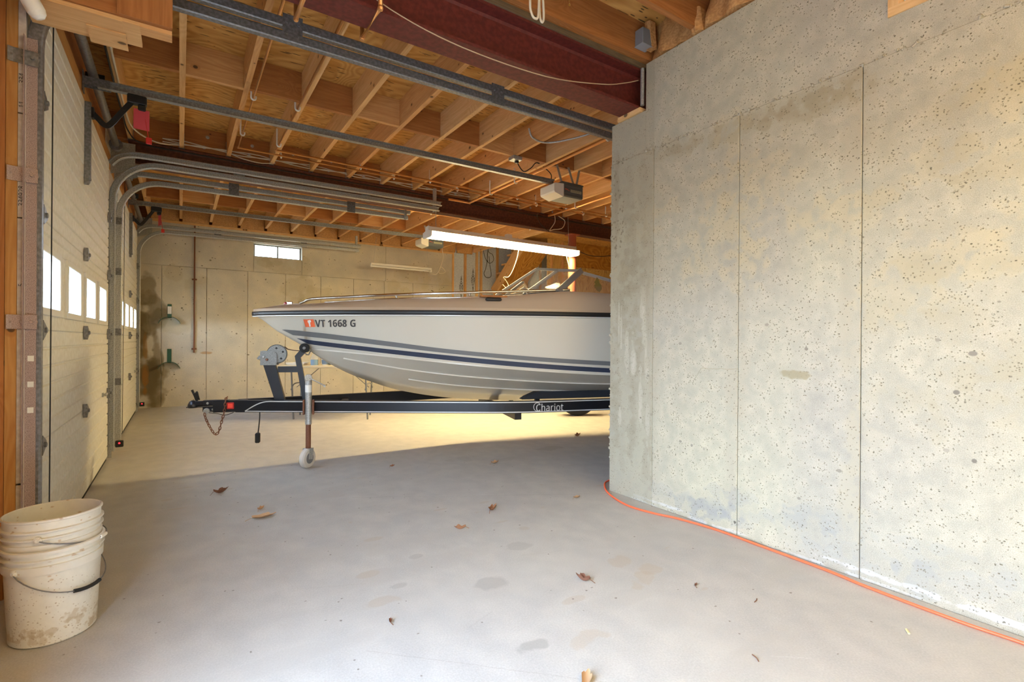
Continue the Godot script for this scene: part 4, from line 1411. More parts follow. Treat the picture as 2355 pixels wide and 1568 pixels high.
func tyre(parent: Node, c: Vector3, along: Vector3, r: float, wide: float) -> void:
	var st := S()
	var h := wide * 0.5
	lathe(st, [Vector2(r * 0.58, -h * 0.8), Vector2(r * 0.72, -h), Vector2(r * 0.9, -h), Vector2(r * 0.98, -h * 0.8), Vector2(r, -h * 0.55), Vector2(r, -h * 0.3), Vector2(r - 0.008, -h * 0.28), Vector2(r - 0.008, -h * 0.2), Vector2(r, -h * 0.18), Vector2(r, h * 0.18), Vector2(r - 0.008, h * 0.2), Vector2(r - 0.008, h * 0.28), Vector2(r, h * 0.3), Vector2(r, h * 0.55), Vector2(r * 0.98, h * 0.8), Vector2(r * 0.9, h), Vector2(r * 0.72, h), Vector2(r * 0.58, h * 0.8)], look(c, c + along), 36)
	obj("tyre", st, M.rubber, parent)
	st = S()
	lathe(st, [Vector2(0, -h * 0.1), Vector2(r * 0.2, h * 0.1), Vector2(r * 0.45, h * 0.05), Vector2(r * 0.55, h * 0.7), Vector2(r * 0.59, h * 0.8), Vector2(r * 0.59, -h * 0.8), Vector2(0, -h * 0.75)], look(c, c + along), 28)
	obj("wheel_rim", st, M.silver, parent)

func make_trailer() -> void:
	var t := thing("boat_trailer", "black steel boat trailer with pinstripes and a front jack wheel", "trailer", RIG_AT, RIG_TURN)
	for side in [1.0, -1.0]:
		var st := S()
		sweep(st, PackedVector2Array([Vector2(-0.022, -0.05), Vector2(-0.018, -0.052), Vector2(0.018, -0.052), Vector2(0.022, -0.048), Vector2(0.022, 0.048), Vector2(0.018, 0.052), Vector2(-0.018, 0.052), Vector2(-0.022, 0.048)]), rail_line(side, 0.512), Vector3.UP)
		var r := obj("rail", st, M.black_steel, t)
		for y in [0.470, 0.555]:
			st = S()
			var line := rail_line(side, y, 0.0228)
			line[0] = line[0].lerp(line[1], 0.035 if y < 0.5 else 0.13)
			sweep(st, PackedVector2Array([Vector2(-0.001, -0.0042), Vector2(0.001, -0.0042), Vector2(0.001, 0.0042), Vector2(-0.001, 0.0042)]), line, Vector3.UP)
			obj("pinstripe", st, M.silver, r)
		st = S()
		var a := rail_line(side, 0.47, 0.0228)
		var p0 := a[0].lerp(a[1], 0.035)
		var p1 := a[0].lerp(a[1], 0.13)
		var arc := []
		for k in 9:
			var q := k / 8.0
			var v := p0.lerp(p1, q)
			v.y = 0.47 + 0.085 * sin(q * PI / 2)
			arc.append(v)
		sweep(st, PackedVector2Array([Vector2(-0.001, -0.0042), Vector2(0.001, -0.0042), Vector2(0.001, 0.0042), Vector2(-0.001, 0.0042)]), arc, Vector3.UP)
		obj("pinstripe", st, M.silver, r)
		if side > 0:
			var tm := words("Chariot", 0.062, 0.0015, 400)
			var o := inst("maker_name", tm, M.silver, r)
			o.position = Vector3(2.63, 0.503, 0.7245)
			o.scale = Vector3(0.92, 1, 1)
			st = S()
			var ring := PackedVector3Array()
			for k in 26:
				var g := 0.7 + (TAU - 1.4) * k / 25.0
				ring.append(Vector3(2.515 + 0.034 * cos(g), 0.512 + 0.036 * sin(g), 0.7245))
			tube(st, ring, 0.0028, 5)
			obj("maker_swirl", st, M.silver, r)
	# tongue, coupler, latch
	var st := S()
	cbx(st, Vector3(-0.16, 0.462, -0.045), Vector3(0.10, 0.562, 0.045), 0.006)
	obj("tongue", st, M.black_steel, t)
	st = S()
	cbx(st, Vector3(-0.24, 0.52, -0.034), Vector3(-0.04, 0.566, 0.034), 0.006)
	cbx(st, Vector3(-0.24, 0.468, -0.03), Vector3(-0.06, 0.512, 0.03), 0.005)
	lathe(st, [Vector2(0.036, -0.032), Vector2(0.04, -0.02), Vector2(0.037, 0.0), Vector2(0.026, 0.022), Vector2(0.01, 0.031), Vector2(0, 0.032)], Transform3D(Basis.IDENTITY, Vector3(-0.318, 0.536, 0)), 20)
	cbx(st, Vector3(-0.30, 0.518, -0.03), Vector3(-0.20, 0.56, 0.03), 0.008)
	bx(st, Vector3(-0.36, 0.508, -0.03), Vector3(-0.2, 0.514, 0.03))
	var c := obj("coupler", st, mat(rgb8(58, 60, 68), 0.3, 0.7), t)
	st = S()
	rod(st, Vector3(-0.285, 0.56, 0), Vector3(-0.325, 0.655, 0), 0.014, 0.02, Vector3(0, 0, 1))
	rod(st, Vector3(-0.285, 0.57, 0), Vector3(-0.30, 0.63, 0.012), 0.03, 0.014, Vector3(0, 0, 1))
	tube(st, spline([Vector3(-0.30, 0.62, 0), Vector3(-0.285, 0.64, 0.01), Vector3(-0.275, 0.60, 0.01), Vector3(-0.27, 0.57, 0)], 4), 0.006, 6)
	obj("latch_lever", st, M.black, c)
	for q in [[-0.2, 0.542], [-0.15, 0.542], [-0.1, 0.542], [-0.16, 0.488]]:
		st = S()
		lathe(st, [Vector2(0.011, 0), Vector2(0.009, 0.008), Vector2(0, 0.009)], look(Vector3(q[0], q[1], 0.033), Vector3(q[0], q[1], 1)), 6)
		obj("bolt", st, M.galv, c)
	st = S()
	disc(st, Vector3(-0.205, 0.478, 0.045), Vector3(0, 0, 1), 0.024, 0.02, 16)
	obj("chain_washer", st, M.galv, t)
	st = S()
	cbx(st, Vector3(-0.052, 0.49, 0.046), Vector3(0.004, 0.546, 0.056), 0.004)
	var ml := obj("marker_light", st, M.red, t)
	st = S()
	cbx(st, Vector3(-0.042, 0.50, 0.056), Vector3(-0.006, 0.536, 0.06), 0.003)
	obj("marker_lens", st, mat(rgb8(255, 84, 62), 0.3), ml)
	# safety chain, link by link
	var chain := Node3D.new()
	chain.name = "safety_chain"
	t.add_child(chain, true)
	var line := spline([Vector3(-0.215, 0.47, 0.06), Vector3(-0.21, 0.43, 0.06), Vector3(-0.186, 0.368, 0.06), Vector3(-0.15, 0.30, 0.062), Vector3(-0.128, 0.283, 0.064), Vector3(-0.106, 0.31, 0.064), Vector3(-0.088, 0.383, 0.062), Vector3(-0.072, 0.45, 0.06), Vector3(-0.063, 0.511, 0.062), Vector3(-0.06, 0.57, 0.05), Vector3(-0.058, 0.588, 0.01)], 12)
	st = S()
	var ring := []
	for k in 14:
		var g := TAU * k / 14.0
		ring.append(Vector3(0.0085 * cos(g), 0.016 * sin(g), 0))
	tube(st, ring, 0.0034, 6, false, true)
	st.generate_normals()
	var link := st.commit()
	var run := 0.0
	var flip := 0
	for k in line.size() - 1:
		run += line[k].distance_to(line[k + 1])
		if run > 0.0225:
			run = 0.0
			var o := inst("chain_link", link, M.rust, chain)
			var xf := look(line[k], line[k + 1])
			xf.basis = xf.basis * Basis(Vector3.UP, 0.4 + (PI / 2 if flip % 2 else 0.0))
			o.transform = xf
			flip += 1
	# cross members and bunks
	for q in [[0.9, 0.29], [2.35, 0.69], [3.9, 0.69], [5.3, 0.69]]:
		st = S()
		rod(st, Vector3(q[0], 0.43 if q[0] > 1 else 0.50, -q[1]), Vector3(q[0], 0.43 if q[0] > 1 else 0.50, q[1]), 0.06, 0.055)
		obj("cross_member", st, M.black_steel, t)
	for side in [1.0, -1.0]:
		st = S()
		prism(st, [Vector2(2.46, 0.55), Vector2(5.45, 0.55), Vector2(5.45, 0.615), Vector2(2.6, 0.615), Vector2(2.5, 0.575)], 0.09, Transform3D(Basis.IDENTITY, Vector3(0, 0, 0.42 * side - 0.045)))
		obj("bunk", st, mat(rgb8(38, 40, 46), 0.95), t)
		for x in [2.62, 3.9, 5.2]:
			st = S()
			rod(st, Vector3(x, 0.43, 0.42 * side), Vector3(x, 0.55, 0.42 * side), 0.04, 0.04, Vector3(1, 0, 0))
			obj("bunk_bracket", st, M.black_steel, t)
		tyre(t, Vector3(4.65, 0.30, 0.98 * side), Vector3(0, 0, side), 0.30, 0.19)
		st = S()
		var arch := []
		for k in 13:
			var g := PI * (0.05 + 0.9 * k / 12.0)
			arch.append(Vector3(4.65 - 0.37 * cos(g), 0.30 + 0.36 * sin(g), 0.98 * side))
		sweep(st, PackedVector2Array([Vector2(-0.12, -0.004), Vector2(0.12, -0.004), Vector2(0.12, 0.004), Vector2(-0.12, 0.004)]), arch, Vector3.UP)
		obj("fender", st, M.black_steel, t)
	st = S()
	rod(st, Vector3(4.65, 0.30, -0.95), Vector3(4.65, 0.30, 0.95), 0.05, 0.05)
	obj("axle", st, M.black_steel, t)
	# winch stand
	st = S()
	prism(st, [Vector2(0.318, 0.555), Vector2(0.40, 0.555), Vector2(0.322, 0.862), Vector2(0.226, 0.862)], 0.07, Transform3D(Basis.IDENTITY, Vector3(0, 0, -0.035)))
	obj("winch_post", st, M.black_steel, t)
	st = S()
	rod(st, Vector3(0.34, 0.822, 0), Vector3(0.525, 0.822, 0), 0.05, 0.052)
	obj("winch_brace", st, M.black_steel, t)
	st = S()
	prism(st, [Vector2(0.545, 0.55), Vector2(0.592, 0.55), Vector2(0.525, 0.925), Vector2(0.578, 0.985), Vector2(0.538, 1.015), Vector2(0.478, 0.94)], 0.055, Transform3D(Basis.IDENTITY, Vector3(0, 0, -0.028)))
	obj("bow_stop_arm", st, M.black_steel, t)
	for q in [[0.066, 0.042], [-0.066, 0.042], [0.0, 0.036]]:
		st = S()
		disc(st, Vector3(0.562, 1.012, q[0]), Vector3(0, 0, 1), q[1], 0.05, 22)
		obj("bow_roller", st, M.rubber, t)
	st = S()
	disc(st, Vector3(0.562, 1.012, 0.095), Vector3(0, 0, 1), 0.013, 0.015, 12)
	obj("roller_pin", st, M.grey_plastic, t)
	st = S()
	bx(st, Vector3(0.205, 0.862, -0.055), Vector3(0.34, 0.868, 0.055))
	for z in [-0.055, 0.05]:
		prism(st, [Vector2(0.205, 0.866), Vector2(0.335, 0.866), Vector2(0.335, 0.96), Vector2(0.31, 0.985), Vector2(0.205, 0.985)], 0.005, Transform3D(Basis.IDENTITY, Vector3(0, 0, z)))
	rod(st, Vector3(0.205, 0.94, 0.055), Vector3(0.185, 0.915, 0.055), 0.02, 0.008, Vector3(0, 0, 1))
	var zinc := speckle(rgb8(150, 152, 150), rgb8(122, 124, 122), 140, 6.0, 0.5, 0.5)
	var wn := obj("winch_frame", st, zinc, t)
	st = S()
	disc(st, Vector3(0.335, 0.958, 0.03), Vector3(0, 0, 1), 0.085, 0.012, 36)
	obj("winch_gear", st, zinc, wn)
	st = S()
	for k in 5:
		var g := TAU * k / 5.0 + 0.4
		disc(st, Vector3(0.335 + 0.052 * cos(g), 0.958 + 0.052 * sin(g), 0.0375), Vector3(0, 0, 1), 0.009, 0.003, 10)
	obj("gear_hole", st, M.black, wn)
	st = S()
	disc(st, Vector3(0.335, 0.958, -0.01), Vector3(0, 0, 1), 0.045, 0.06, 20)
	obj("winch_drum", st, M.dark_steel, wn)
	for q in [[0.232, 0.935], [0.258, 0.91]]:
		st = S()
		lathe(st, [Vector2(0.012, 0), Vector2(0.009, 0.012), Vector2(0, 0.013)], look(Vector3(q[0], q[1], 0.055), Vector3(q[0], q[1], 1)), 8)
		obj("bolt", st, M.rust if q[1] < 0.92 else M.galv, wn)
	st = S()
	sweep(st, PackedVector2Array([Vector2(-0.022, -0.003), Vector2(0.022, -0.003), Vector2(0.022, 0.003), Vector2(-0.022, 0.003)]), spline([Vector3(0.365, 1.0, 0), Vector3(0.39, 1.02, 0), Vector3(0.42, 1.0, 0), Vector3(0.47, 0.99, 0), Vector3(0.535, 0.985, 0)], 5), Vector3.UP)
	obj("winch_strap", st, mat(rgb8(92, 76, 70), 0.9), t)
	st = S()
	tube(st, spline([Vector3(0.56, 0.962, 0), Vector3(0.59, 0.95, 0), Vector3(0.605, 0.98, 0), Vector3(0.635, 1.0, 0)], 5), 0.006, 6)
	obj("bow_hook", st, M.dark_steel, t)
	# jack
	var j := Node3D.new()
	j.name = "jack"
	t.add_child(j, true)
	j.position = Vector3(0.615, 0, 0.262)
	st = S()
	lathe(st, [Vector2(0, 0.367), Vector2(0.027, 0.367), Vector2(0.027, 0.74), Vector2(0.03, 0.745), Vector2(0.03, 0.765), Vector2(0.022, 0.785), Vector2(0, 0.79)], Transform3D.IDENTITY, 20)
	obj("outer_tube", st, M.galv, j)
	st = S()
	lathe(st, [Vector2(0.0274, 0.64), Vector2(0.0278, 0.642), Vector2(0.0278, 0.70), Vector2(0.0274, 0.702)], Transform3D.IDENTITY, 20)
	obj("paper_label", st, M.white_plastic, j)
	st = S()
	lathe(st, [Vector2(0, 0.15), Vector2(0.021, 0.15), Vector2(0.021, 0.37), Vector2(0, 0.37)], Transform3D.IDENTITY, 16)
	obj("inner_tube", st, M.rust, j)
	st = S()
	disc(st, Vector3(0.0, 0.765, 0.022), Vector3(0.2, 0, 1), 0.03, 0.02, 16)
	tube(st, [Vector3(0.01, 0.762, 0.03), Vector3(0.125, 0.70, 0.05), Vector3(0.135, 0.694, 0.052)], 0.0055, 8)
	tube(st, [Vector3(0.128, 0.698, 0.03), Vector3(0.133, 0.695, 0.09)], 0.009, 8)
	obj("crank", st, M.galv, j)
	st = S()
	bx(st, Vector3(-0.04, 0.455, -0.05), Vector3(0.04, 0.57, -0.028))
	cbx(st, Vector3(-0.045, 0.45, -0.03), Vector3(-0.03, 0.575, 0.02), 0.003)
	cbx(st, Vector3(0.03, 0.45, -0.03), Vector3(0.045, 0.575, 0.02), 0.003)
	obj("swivel_bracket", st, M.rust, j)
	var along := Vector3(0.84, 0, 0.54)
	var fore := Vector3(-0.54, 0, 0.84)
	st = S()
	for s in [-1.0, 1.0]:
		var o: Vector3 = along * 0.034 * s
		rod(st, o + Vector3(0, 0.16, 0), o + Vector3(0, 0.075, 0) + fore * 0.01, 0.006, 0.045, fore)
	rod(st, along * -0.037 + Vector3(0, 0.162, 0), along * 0.037 + Vector3(0, 0.162, 0), 0.05, 0.006)
	obj("fork", st, M.galv, j)
	st = S()
	disc(st, Vector3(0, 0.083, 0) + fore * 0.01, along, 0.083, 0.052, 30)
	obj("wheel", st, mat(rgb8(206, 200, 190), 0.7), j)
	st = S()
	disc(st, Vector3(0, 0.083, 0) + fore * 0.01, along, 0.05, 0.056, 20)
	obj("wheel_hub", st, M.grey_plastic, j)
	# lighting lead
	st = S()
	tube(st, spline([Vector3(0.21, 0.47, 0.09), Vector3(0.212, 0.42, 0.10), Vector3(0.206, 0.34, 0.10), Vector3(0.199, 0.275, 0.10)], 5), 0.005, 6)
	obj("lighting_lead", st, M.black_cable, t)
	st = S()
	cbx(st, Vector3(0.178, 0.20, 0.08), Vector3(0.216, 0.285, 0.12), 0.007)
	obj("lead_plug", st, M.rubber, t)
	st = S()
	tube(st, spline([Vector3(-0.19, 0.465, 0.05), Vector3(-0.12, 0.455, 0.055), Vector3(-0.06, 0.44, 0.05), Vector3(0.0, 0.46, 0.045)], 5), 0.003, 5)
	obj("marker_wire", st, M.black_cable, t)
	# loose tyre behind the trailer
	var l := thing("loose_tyre", "black tyre standing on the floor behind the trailer", "tyre", Vector3(4.884, 0, -5.65), -0.45)
	tyre(l, Vector3(0, 0.29, 0), Vector3(0, 0, 1), 0.29, 0.2)

# hull lines: distance aft against half breadth or height
const SHEER_W := [[0.14, 0.0], [0.2, 0.09], [0.3, 0.19], [0.45, 0.31], [0.6, 0.41], [0.9, 0.58], [1.25, 0.74], [1.6, 0.86], [2.0, 0.96], [2.5, 1.04], [3.0, 1.08], [4.0, 1.10], [5.7, 1.08]]
const CHINE_W := [[0.585, 0.0], [0.7, 0.10], [0.9, 0.28], [1.25, 0.54], [1.6, 0.71], [2.0, 0.84], [2.5, 0.93], [3.0, 0.98], [4.0, 1.0], [5.7, 1.0]]
const CHINE_Y := [[0.585, 1.0], [0.93, 0.978], [1.28, 0.948], [1.61, 0.914], [2.3, 0.851], [3.06, 0.803], [4.0, 0.78], [5.7, 0.77]]
const KEEL_Y := [[0.14, 1.285], [0.34, 1.153], [0.555, 1.019], [0.70, 0.913], [0.93, 0.781], [1.16, 0.689], [1.32, 0.633], [1.56, 0.578], [1.77, 0.543], [2.16, 0.507], [2.7, 0.479], [4.0, 0.472], [5.7, 0.47]]
const DECK_TOP := [[0.14, 1.346], [0.216, 1.356], [0.44, 1.382], [0.66, 1.388], [1.27, 1.418], [1.94, 1.437], [2.23, 1.457], [2.52, 1.49], [2.64, 1.500], [3.05, 1.492], [5.7, 1.46]]
const SHEER_Y := 1.296

func side_w(s: float, y: float) -> float:
	var b := tab(CHINE_Y, s) if s > 0.585 else tab(KEEL_Y, s)
	var w := maxf(0.0, tab(CHINE_W, s)) if s > 0.585 else 0.0
	var t := clampf((y - b) / (SHEER_Y - b), 0, 1)
	return lerpf(w, tab(SHEER_W, s), t)

func bottom_pt(s: float, f: float) -> Vector3:    # f 0 at the keel, 1 at the chine
	return Vector3(s, lerpf(tab(KEEL_Y, s), tab(CHINE_Y, s), f), lerpf(0.0, maxf(0.0, tab(CHINE_W, s)), f))

func hull_row(s: float) -> PackedVector3Array:
	var p := PackedVector3Array()
	var aft := s > 0.585
	for k in 5:
		if aft:
			p.append(bottom_pt(s, k / 4.0))
		else:
			p.append(Vector3(s, tab(KEEL_Y, s), 0))
	var y0 := p[4].y
	for k in range(1, 9):
		var y := lerpf(y0, SHEER_Y, k / 8.0)
		p.append(Vector3(s, y, side_w(s, y)))
	return p

func flipz(v: Vector3, side: float) -> Vector3:
	return Vector3(v.x, v.y, v.z * side)

func skin(st: SurfaceTool, rows: Array, from: int, to: int, side: float, group: int) -> void:
	st.set_smooth_group(group)
	for i in rows.size() - 1:
		for k in range(from, to):
			var a := flipz(rows[i][k], side)
			var b := flipz(rows[i + 1][k], side)
			var c := flipz(rows[i + 1][k + 1], side)
			var d := flipz(rows[i][k + 1], side)
			if side > 0:
				quad(st, a, b, c, d)
			else:
				quad(st, a, d, c, b)
	st.set_smooth_group(-1)

func stripe(called: String, m: Material, parent: Node, s0: float, s1: float, top: Array, bot: Array, side: float) -> void:
	var st := S()
	st.set_smooth_group(1)
	var n := 200
	var rows := []
	for i in n + 1:
		var s := s0 + (s1 - s0) * pow(i / float(n), 1.7)
		var yt := tab(top, s)
		var yb := tab(bot, s)
		var lead := clampf((s - s0) / 0.09, 0, 1)
		yb = lerpf(yt - 0.002, yb, lead)
		var row := PackedVector3Array()
		for k in 4:
			var y := lerpf(yb, yt, k / 3.0)
			row.append(Vector3(s, y, side_w(s, y) + 0.0035))
		rows.append(row)
	skin(st, rows, 0, 3, side, 1)
	obj(called, st, m, parent)

func make_boat() -> void:
	var t := thing("motor_boat", "cream and tan motor boat with grey and navy stripes on a trailer", "boat", RIG_AT, RIG_TURN)
	var stations := []
	for k in 15:
		stations.append(0.14 + 0.445 * k / 14.0)
	stations.append(0.5855)
	for k in range(1, 71):
		stations.append(0.5855 + 1.5 * pow(k / 70.0, 1.4))
	for k in range(1, 19):
		stations.append(2.0855 + 3.6 * k / 18.0)
	var rows := []
	for s in stations:
		rows.append(hull_row(s))
	var st := S()
	for side in [1.0, -1.0]:
		skin(st, rows, 0, 4, side, 1)
		skin(st, rows, 4, 12, side, 2)
	var last: PackedVector3Array = rows[rows.size() - 1]
	for k in 12:
		quad(st, last[k], flipz(last[k], -1), flipz(last[k + 1], -1), last[k + 1])
	var hull := obj("hull", st, M.gelcoat, t)
	for side in [1.0, -1.0]:
		stripe("grey_stripe", M.stripe_grey, hull, 0.38, 5.66, [[0.37, 1.172], [0.65, 1.15], [0.933, 1.117], [1.276, 1.073], [1.612, 1.029], [2.305, 0.965], [3.06, 0.918], [5.7, 0.87]], [[0.37, 1.128], [0.65, 1.107], [0.933, 1.075], [1.276, 1.034], [1.612, 0.994], [2.305, 0.930], [3.06, 0.882], [5.7, 0.835]], side)
		stripe("navy_stripe", M.stripe_navy, hull, 0.5, 5.66, [[0.48, 1.098], [0.65, 1.077], [0.933, 1.046], [1.276, 1.010], [1.612, 0.976], [2.305, 0.912], [3.06, 0.860], [5.7, 0.81]], [[0.48, 1.062], [0.65, 1.040], [0.933, 1.009], [1.276, 0.973], [1.612, 0.937], [2.305, 0.872], [3.06, 0.822], [5.7, 0.785]], side)
		for q in [[0.9, 0.70], [1.45, 0.42]]:
			st = S()
			var pts := []
			for k in 30:
				var s := lerpf(q[0], 5.6, k / 29.0)
				var p := bottom_pt(s, q[1])
				pts.append(flipz(p + Vector3(0, -0.001, 0.002), side))
			sweep(st, PackedVector2Array([Vector2(-0.014, -0.007), Vector2(0.016, -0.004), Vector2(0.012, 0.006), Vector2(-0.012, 0.006)]), pts, Vector3.UP)
			obj("strake", st, M.gelcoat, hull)
		# chine moulding
		st = S()
		var ch := []
		for k in 34:
			var s := lerpf(0.62, 5.66, k / 33.0)
			ch.append(flipz(bottom_pt(s, 1.0) + Vector3(0, 0.002, 0.0), side))
		sweep(st, PackedVector2Array([Vector2(-0.008, -0.006), Vector2(0.008, -0.006), Vector2(0.008, 0.004), Vector2(-0.008, 0.004)]), ch, Vector3.UP)
		obj("chine", st, M.gelcoat, hull)
		# rub rail
		st = S()
		var rub := []
		for k in 44:
			var s := 0.135 + 5.55 * pow(k / 43.0, 1.6)
			rub.append(Vector3(s, SHEER_Y + 0.012, side * (tab(SHEER_W, s) + 0.004)))
		sweep(st, PackedVector2Array([Vector2(-0.012, -0.018), Vector2(0.012, -0.018), Vector2(0.016, -0.006), Vector2(0.016, 0.006), Vector2(0.012, 0.018), Vector2(-0.012, 0.018)]), rub, Vector3.UP)
		obj("rub_rail", st, M.black, t)
		st = S()
		sweep(st, PackedVector2Array([Vector2(0.006, -0.026), Vector2(0.015, -0.026), Vector2(0.015, -0.020), Vector2(0.006, -0.020)]) if side > 0 else PackedVector2Array([Vector2(-0.015, -0.026), Vector2(-0.006, -0.026), Vector2(-0.006, -0.020), Vector2(-0.015, -0.020)]), rub, Vector3.UP)
		obj("rail_bead", st, M.silver, t)
	# deck moulding
	st = S()
	var deck := []
	for s in stations:
		var w := tab(SHEER_W, s)
		var y := tab(DECK_TOP, s)
		var k := clampf((s - 0.14) / 0.3, 0, 1)
		deck.append(PackedVector3Array([Vector3(s, SHEER_Y + 0.03, w + 0.006), Vector3(s, SHEER_Y + 0.052, w + 0.002), Vector3(s, lerpf(SHEER_Y + 0.056, y, 0.5), maxf(0, w - 0.02 * k)), Vector3(s, y - 0.02 * k, maxf(0, w - 0.035 * k)), Vector3(s, y, maxf(0, w - 0.06 * k)), Vector3(s, y + 0.008 * k, maxf(0, w * 0.55)), Vector3(s, y + 0.015 * k, 0)]))
	for side in [1.0, -1.0]:
		skin(st, deck, 0, 1, side, 1)
		skin(st, deck, 1, 4, side, 2)
		skin(st, deck, 4, 6, side, 3)
	var dl: PackedVector3Array = deck[deck.size() - 1]
	for k in 6:
		quad(st, dl[k], flipz(dl[k], -1), flipz(dl[k + 1], -1), dl[k + 1])
	obj("deck", st, M.tan, t)
	st = S()
	for side in [1.0, -1.0]:
		var e := []
		for k in 24:
			var s := lerpf(0.75, 2.3, k / 23.0)
			e.append(Vector3(s, tab(DECK_TOP, s) + 0.004, side * (tab(SHEER_W, s) - 0.07)))
		tube(st, e, 0.006, 6)
	obj("deck_trim", st, M.chrome, t)
	# registration
	var tm := words("VT 1668 G", 0.06, 0.001, 700)
	var arr := tm.get_mesh_arrays()
	var v: PackedVector3Array = arr[Mesh.ARRAY_VERTEX]
	var box := tm.get_aabb()
	for i in v.size():
		var s := 0.672 + (v[i].x - box.position.x) / box.size.x * 0.322
		var y := 1.193 + (v[i].y - box.position.y) / box.size.y * 0.058
		v[i] = Vector3(s, y, side_w(s, y) + 0.0035 + v[i].z)
	arr[Mesh.ARRAY_VERTEX] = v
	var am := ArrayMesh.new()
	am.add_surface_from_arrays(Mesh.PRIMITIVE_TRIANGLES, arr)
	inst("registration_number", am, M.ink, hull)
	st = S()
	for k in 10:
		var s0 := 0.577 + 0.082 * k / 10.0
		var s1 := 0.577 + 0.082 * (k + 1) / 10.0
		quad(st, Vector3(s0 + 0.012, 1.193, side_w(s0 + 0.012, 1.193) + 0.005), Vector3(s1 + 0.012, 1.193, side_w(s1 + 0.012, 1.193) + 0.005), Vector3(s1, 1.255, side_w(s1, 1.255) + 0.005), Vector3(s0, 1.255, side_w(s0, 1.255) + 0.005))
	var dec := obj("registration_decal", st, M.orange, hull)
	st = S()
	var sp := [Vector2(0.612, 1.246), Vector2(0.635, 1.25), Vector2(0.641, 1.236), Vector2(0.631, 1.23), Vector2(0.632, 1.198), Vector2(0.622, 1.196), Vector2(0.618, 1.222), Vector2(0.611, 1.232)]
	var ids := Geometry2D.triangulate_polygon(PackedVector2Array(sp))
	for q in range(0, ids.size(), 3):
		var tr := []
		for k in 3:
			var u: Vector2 = sp[ids[q + k]]
			tr.append(Vector3(u.x, u.y, side_w(u.x, u.y) + 0.0075))
		tri(st, tr[0], tr[1], tr[2])
	obj("decal_print", st, M.white_plastic, dec)
	# bow rails
	for side in [1.0, -1.0]:
		st = S()
		var rail := spline([Vector3(0.55, 1.388, 0.33), Vector3(0.59, 1.405, 0.355), Vector3(0.66, 1.424, 0.40), Vector3(0.95, 1.438, 0.55), Vector3(1.27, 1.453, 0.69), Vector3(1.87, 1.478, 0.85), Vector3(2.54, 1.512, 0.92), Vector3(2.72, 1.52, 0.94)], 6)
		for i in rail.size():
			rail[i].z *= side
		tube(st, rail, 0.011, 10)
		var br := obj("bow_rail", st, M.chrome, t)
		for q in [[1.3, 0.70], [1.87, 0.85], [2.35, 0.90]]:
			st = S()
			var ytop: float = 1.453 + (q[0] - 1.27) * 0.045
			tube(st, [Vector3(q[0] + 0.02, tab(DECK_TOP, q[0]), side * (q[1] - 0.01)), Vector3(q[0], ytop, side * q[1])], 0.009, 8)
			lathe(st, [Vector2(0.022, 0), Vector2(0.018, 0.008), Vector2(0, 0.009)], Transform3D(Basis.IDENTITY, Vector3(q[0] + 0.02, tab(DECK_TOP, q[0]), side * (q[1] - 0.01))), 10)
			obj("stanchion", st, M.chrome, br)
	st = S()
	cbx(st, Vector3(0.41, 1.38, -0.03), Vector3(0.46, 1.425, 0.03), 0.008)
	var bl := obj("bow_light", st, M.chrome, t)
	st = S()
	cbx(st, Vector3(0.385, 1.386, -0.024), Vector3(0.412, 1.418, 0.024), 0.008)
	obj("lens", st, mat(rgb8(170, 40, 36), 0.25), bl)
	st = S()
	cbx(st, Vector3(1.99, 1.405, 0.925), Vector3(2.12, 1.432, 0.965), 0.008)
	obj("deck_cleat", st, M.black, t)
	st = S()
	cbx(st, Vector3(1.95, 1.438, 0.87), Vector3(2.17, 1.452, 0.95), 0.003)
	obj("teak_step", st, M.dark_wood, t)
	# windscreen
	var frame := func(a: Vector3, b: Vector3, w: float, d: float, m: Material) -> void:
		var f := S()
		rod(f, a, b, w, d, Vector3(0, 0, 1) if absf((b - a).normalized().z) < 0.8 else Vector3.UP)
		obj("windscreen_frame", f, m, t)
	var sheet := func(a: Vector3, b: Vector3, c: Vector3, d: Vector3) -> void:
		var f := S()
		var n := (b - a).cross(d - a).normalized() * 0.002
		quad(f, a + n, b + n, c + n, d + n)
		quad(f, d - n, c - n, b - n, a - n)
		for e in [[a, b], [b, c], [c, d], [d, a]]:
			quad(f, e[0] - n, e[1] - n, e[1] + n, e[0] + n)
		obj("windscreen_pane", f, M.tint, t)
	M.tint = glass(0.05)
	for side in [1.0, -1.0]:
		var bn := Vector3(2.61, 1.503, 0.95 * side)
		var tn := Vector3(2.905, 1.715, 0.76 * side)
		var b2 := Vector3(2.475, 1.516, 0.45 * side)
		var t2 := Vector3(2.781, 1.745, 0.52 * side)
		var b3 := Vector3(3.6, 1.475, 0.98 * side)
		var t3 := Vector3(3.6, 1.50, 0.96 * side)
		var tm3 := Vector3(3.13, 1.63, 0.85 * side)
		frame.call(bn, tn, 0.05, 0.03, M.alu)
		frame.call(b2, t2, 0.028, 0.026, M.alu)
		frame.call(t2, tn, 0.026, 0.024, M.alu)
		frame.call(b2, bn, 0.02, 0.014, M.dark_steel)
		frame.call(tn + Vector3(0.02, -0.02, 0), tm3, 0.024, 0.022, M.alu)
		frame.call(tm3, t3, 0.024, 0.022, M.alu)
		frame.call(bn + Vector3(0.05, -0.004, 0), b3, 0.018, 0.022, M.dark_steel)
		sheet.call(b2, bn, tn, t2)
		sheet.call(bn + Vector3(0.04, 0, 0), b3, tm3, tn)
	# middle light of the screen, folded forward
	var p0 := Vector3(2.192, 1.491, 0.5)
	var p1 := Vector3(2.568, 1.745, 0.53)
	var p2 := Vector3(2.475, 1.516, 0.46)
	var p3 := Vector3(2.775, 1.745, 0.53)
	frame.call(p0, p1, 0.022, 0.022, M.alu)
	frame.call(p1, p3, 0.022, 0.022, M.alu)
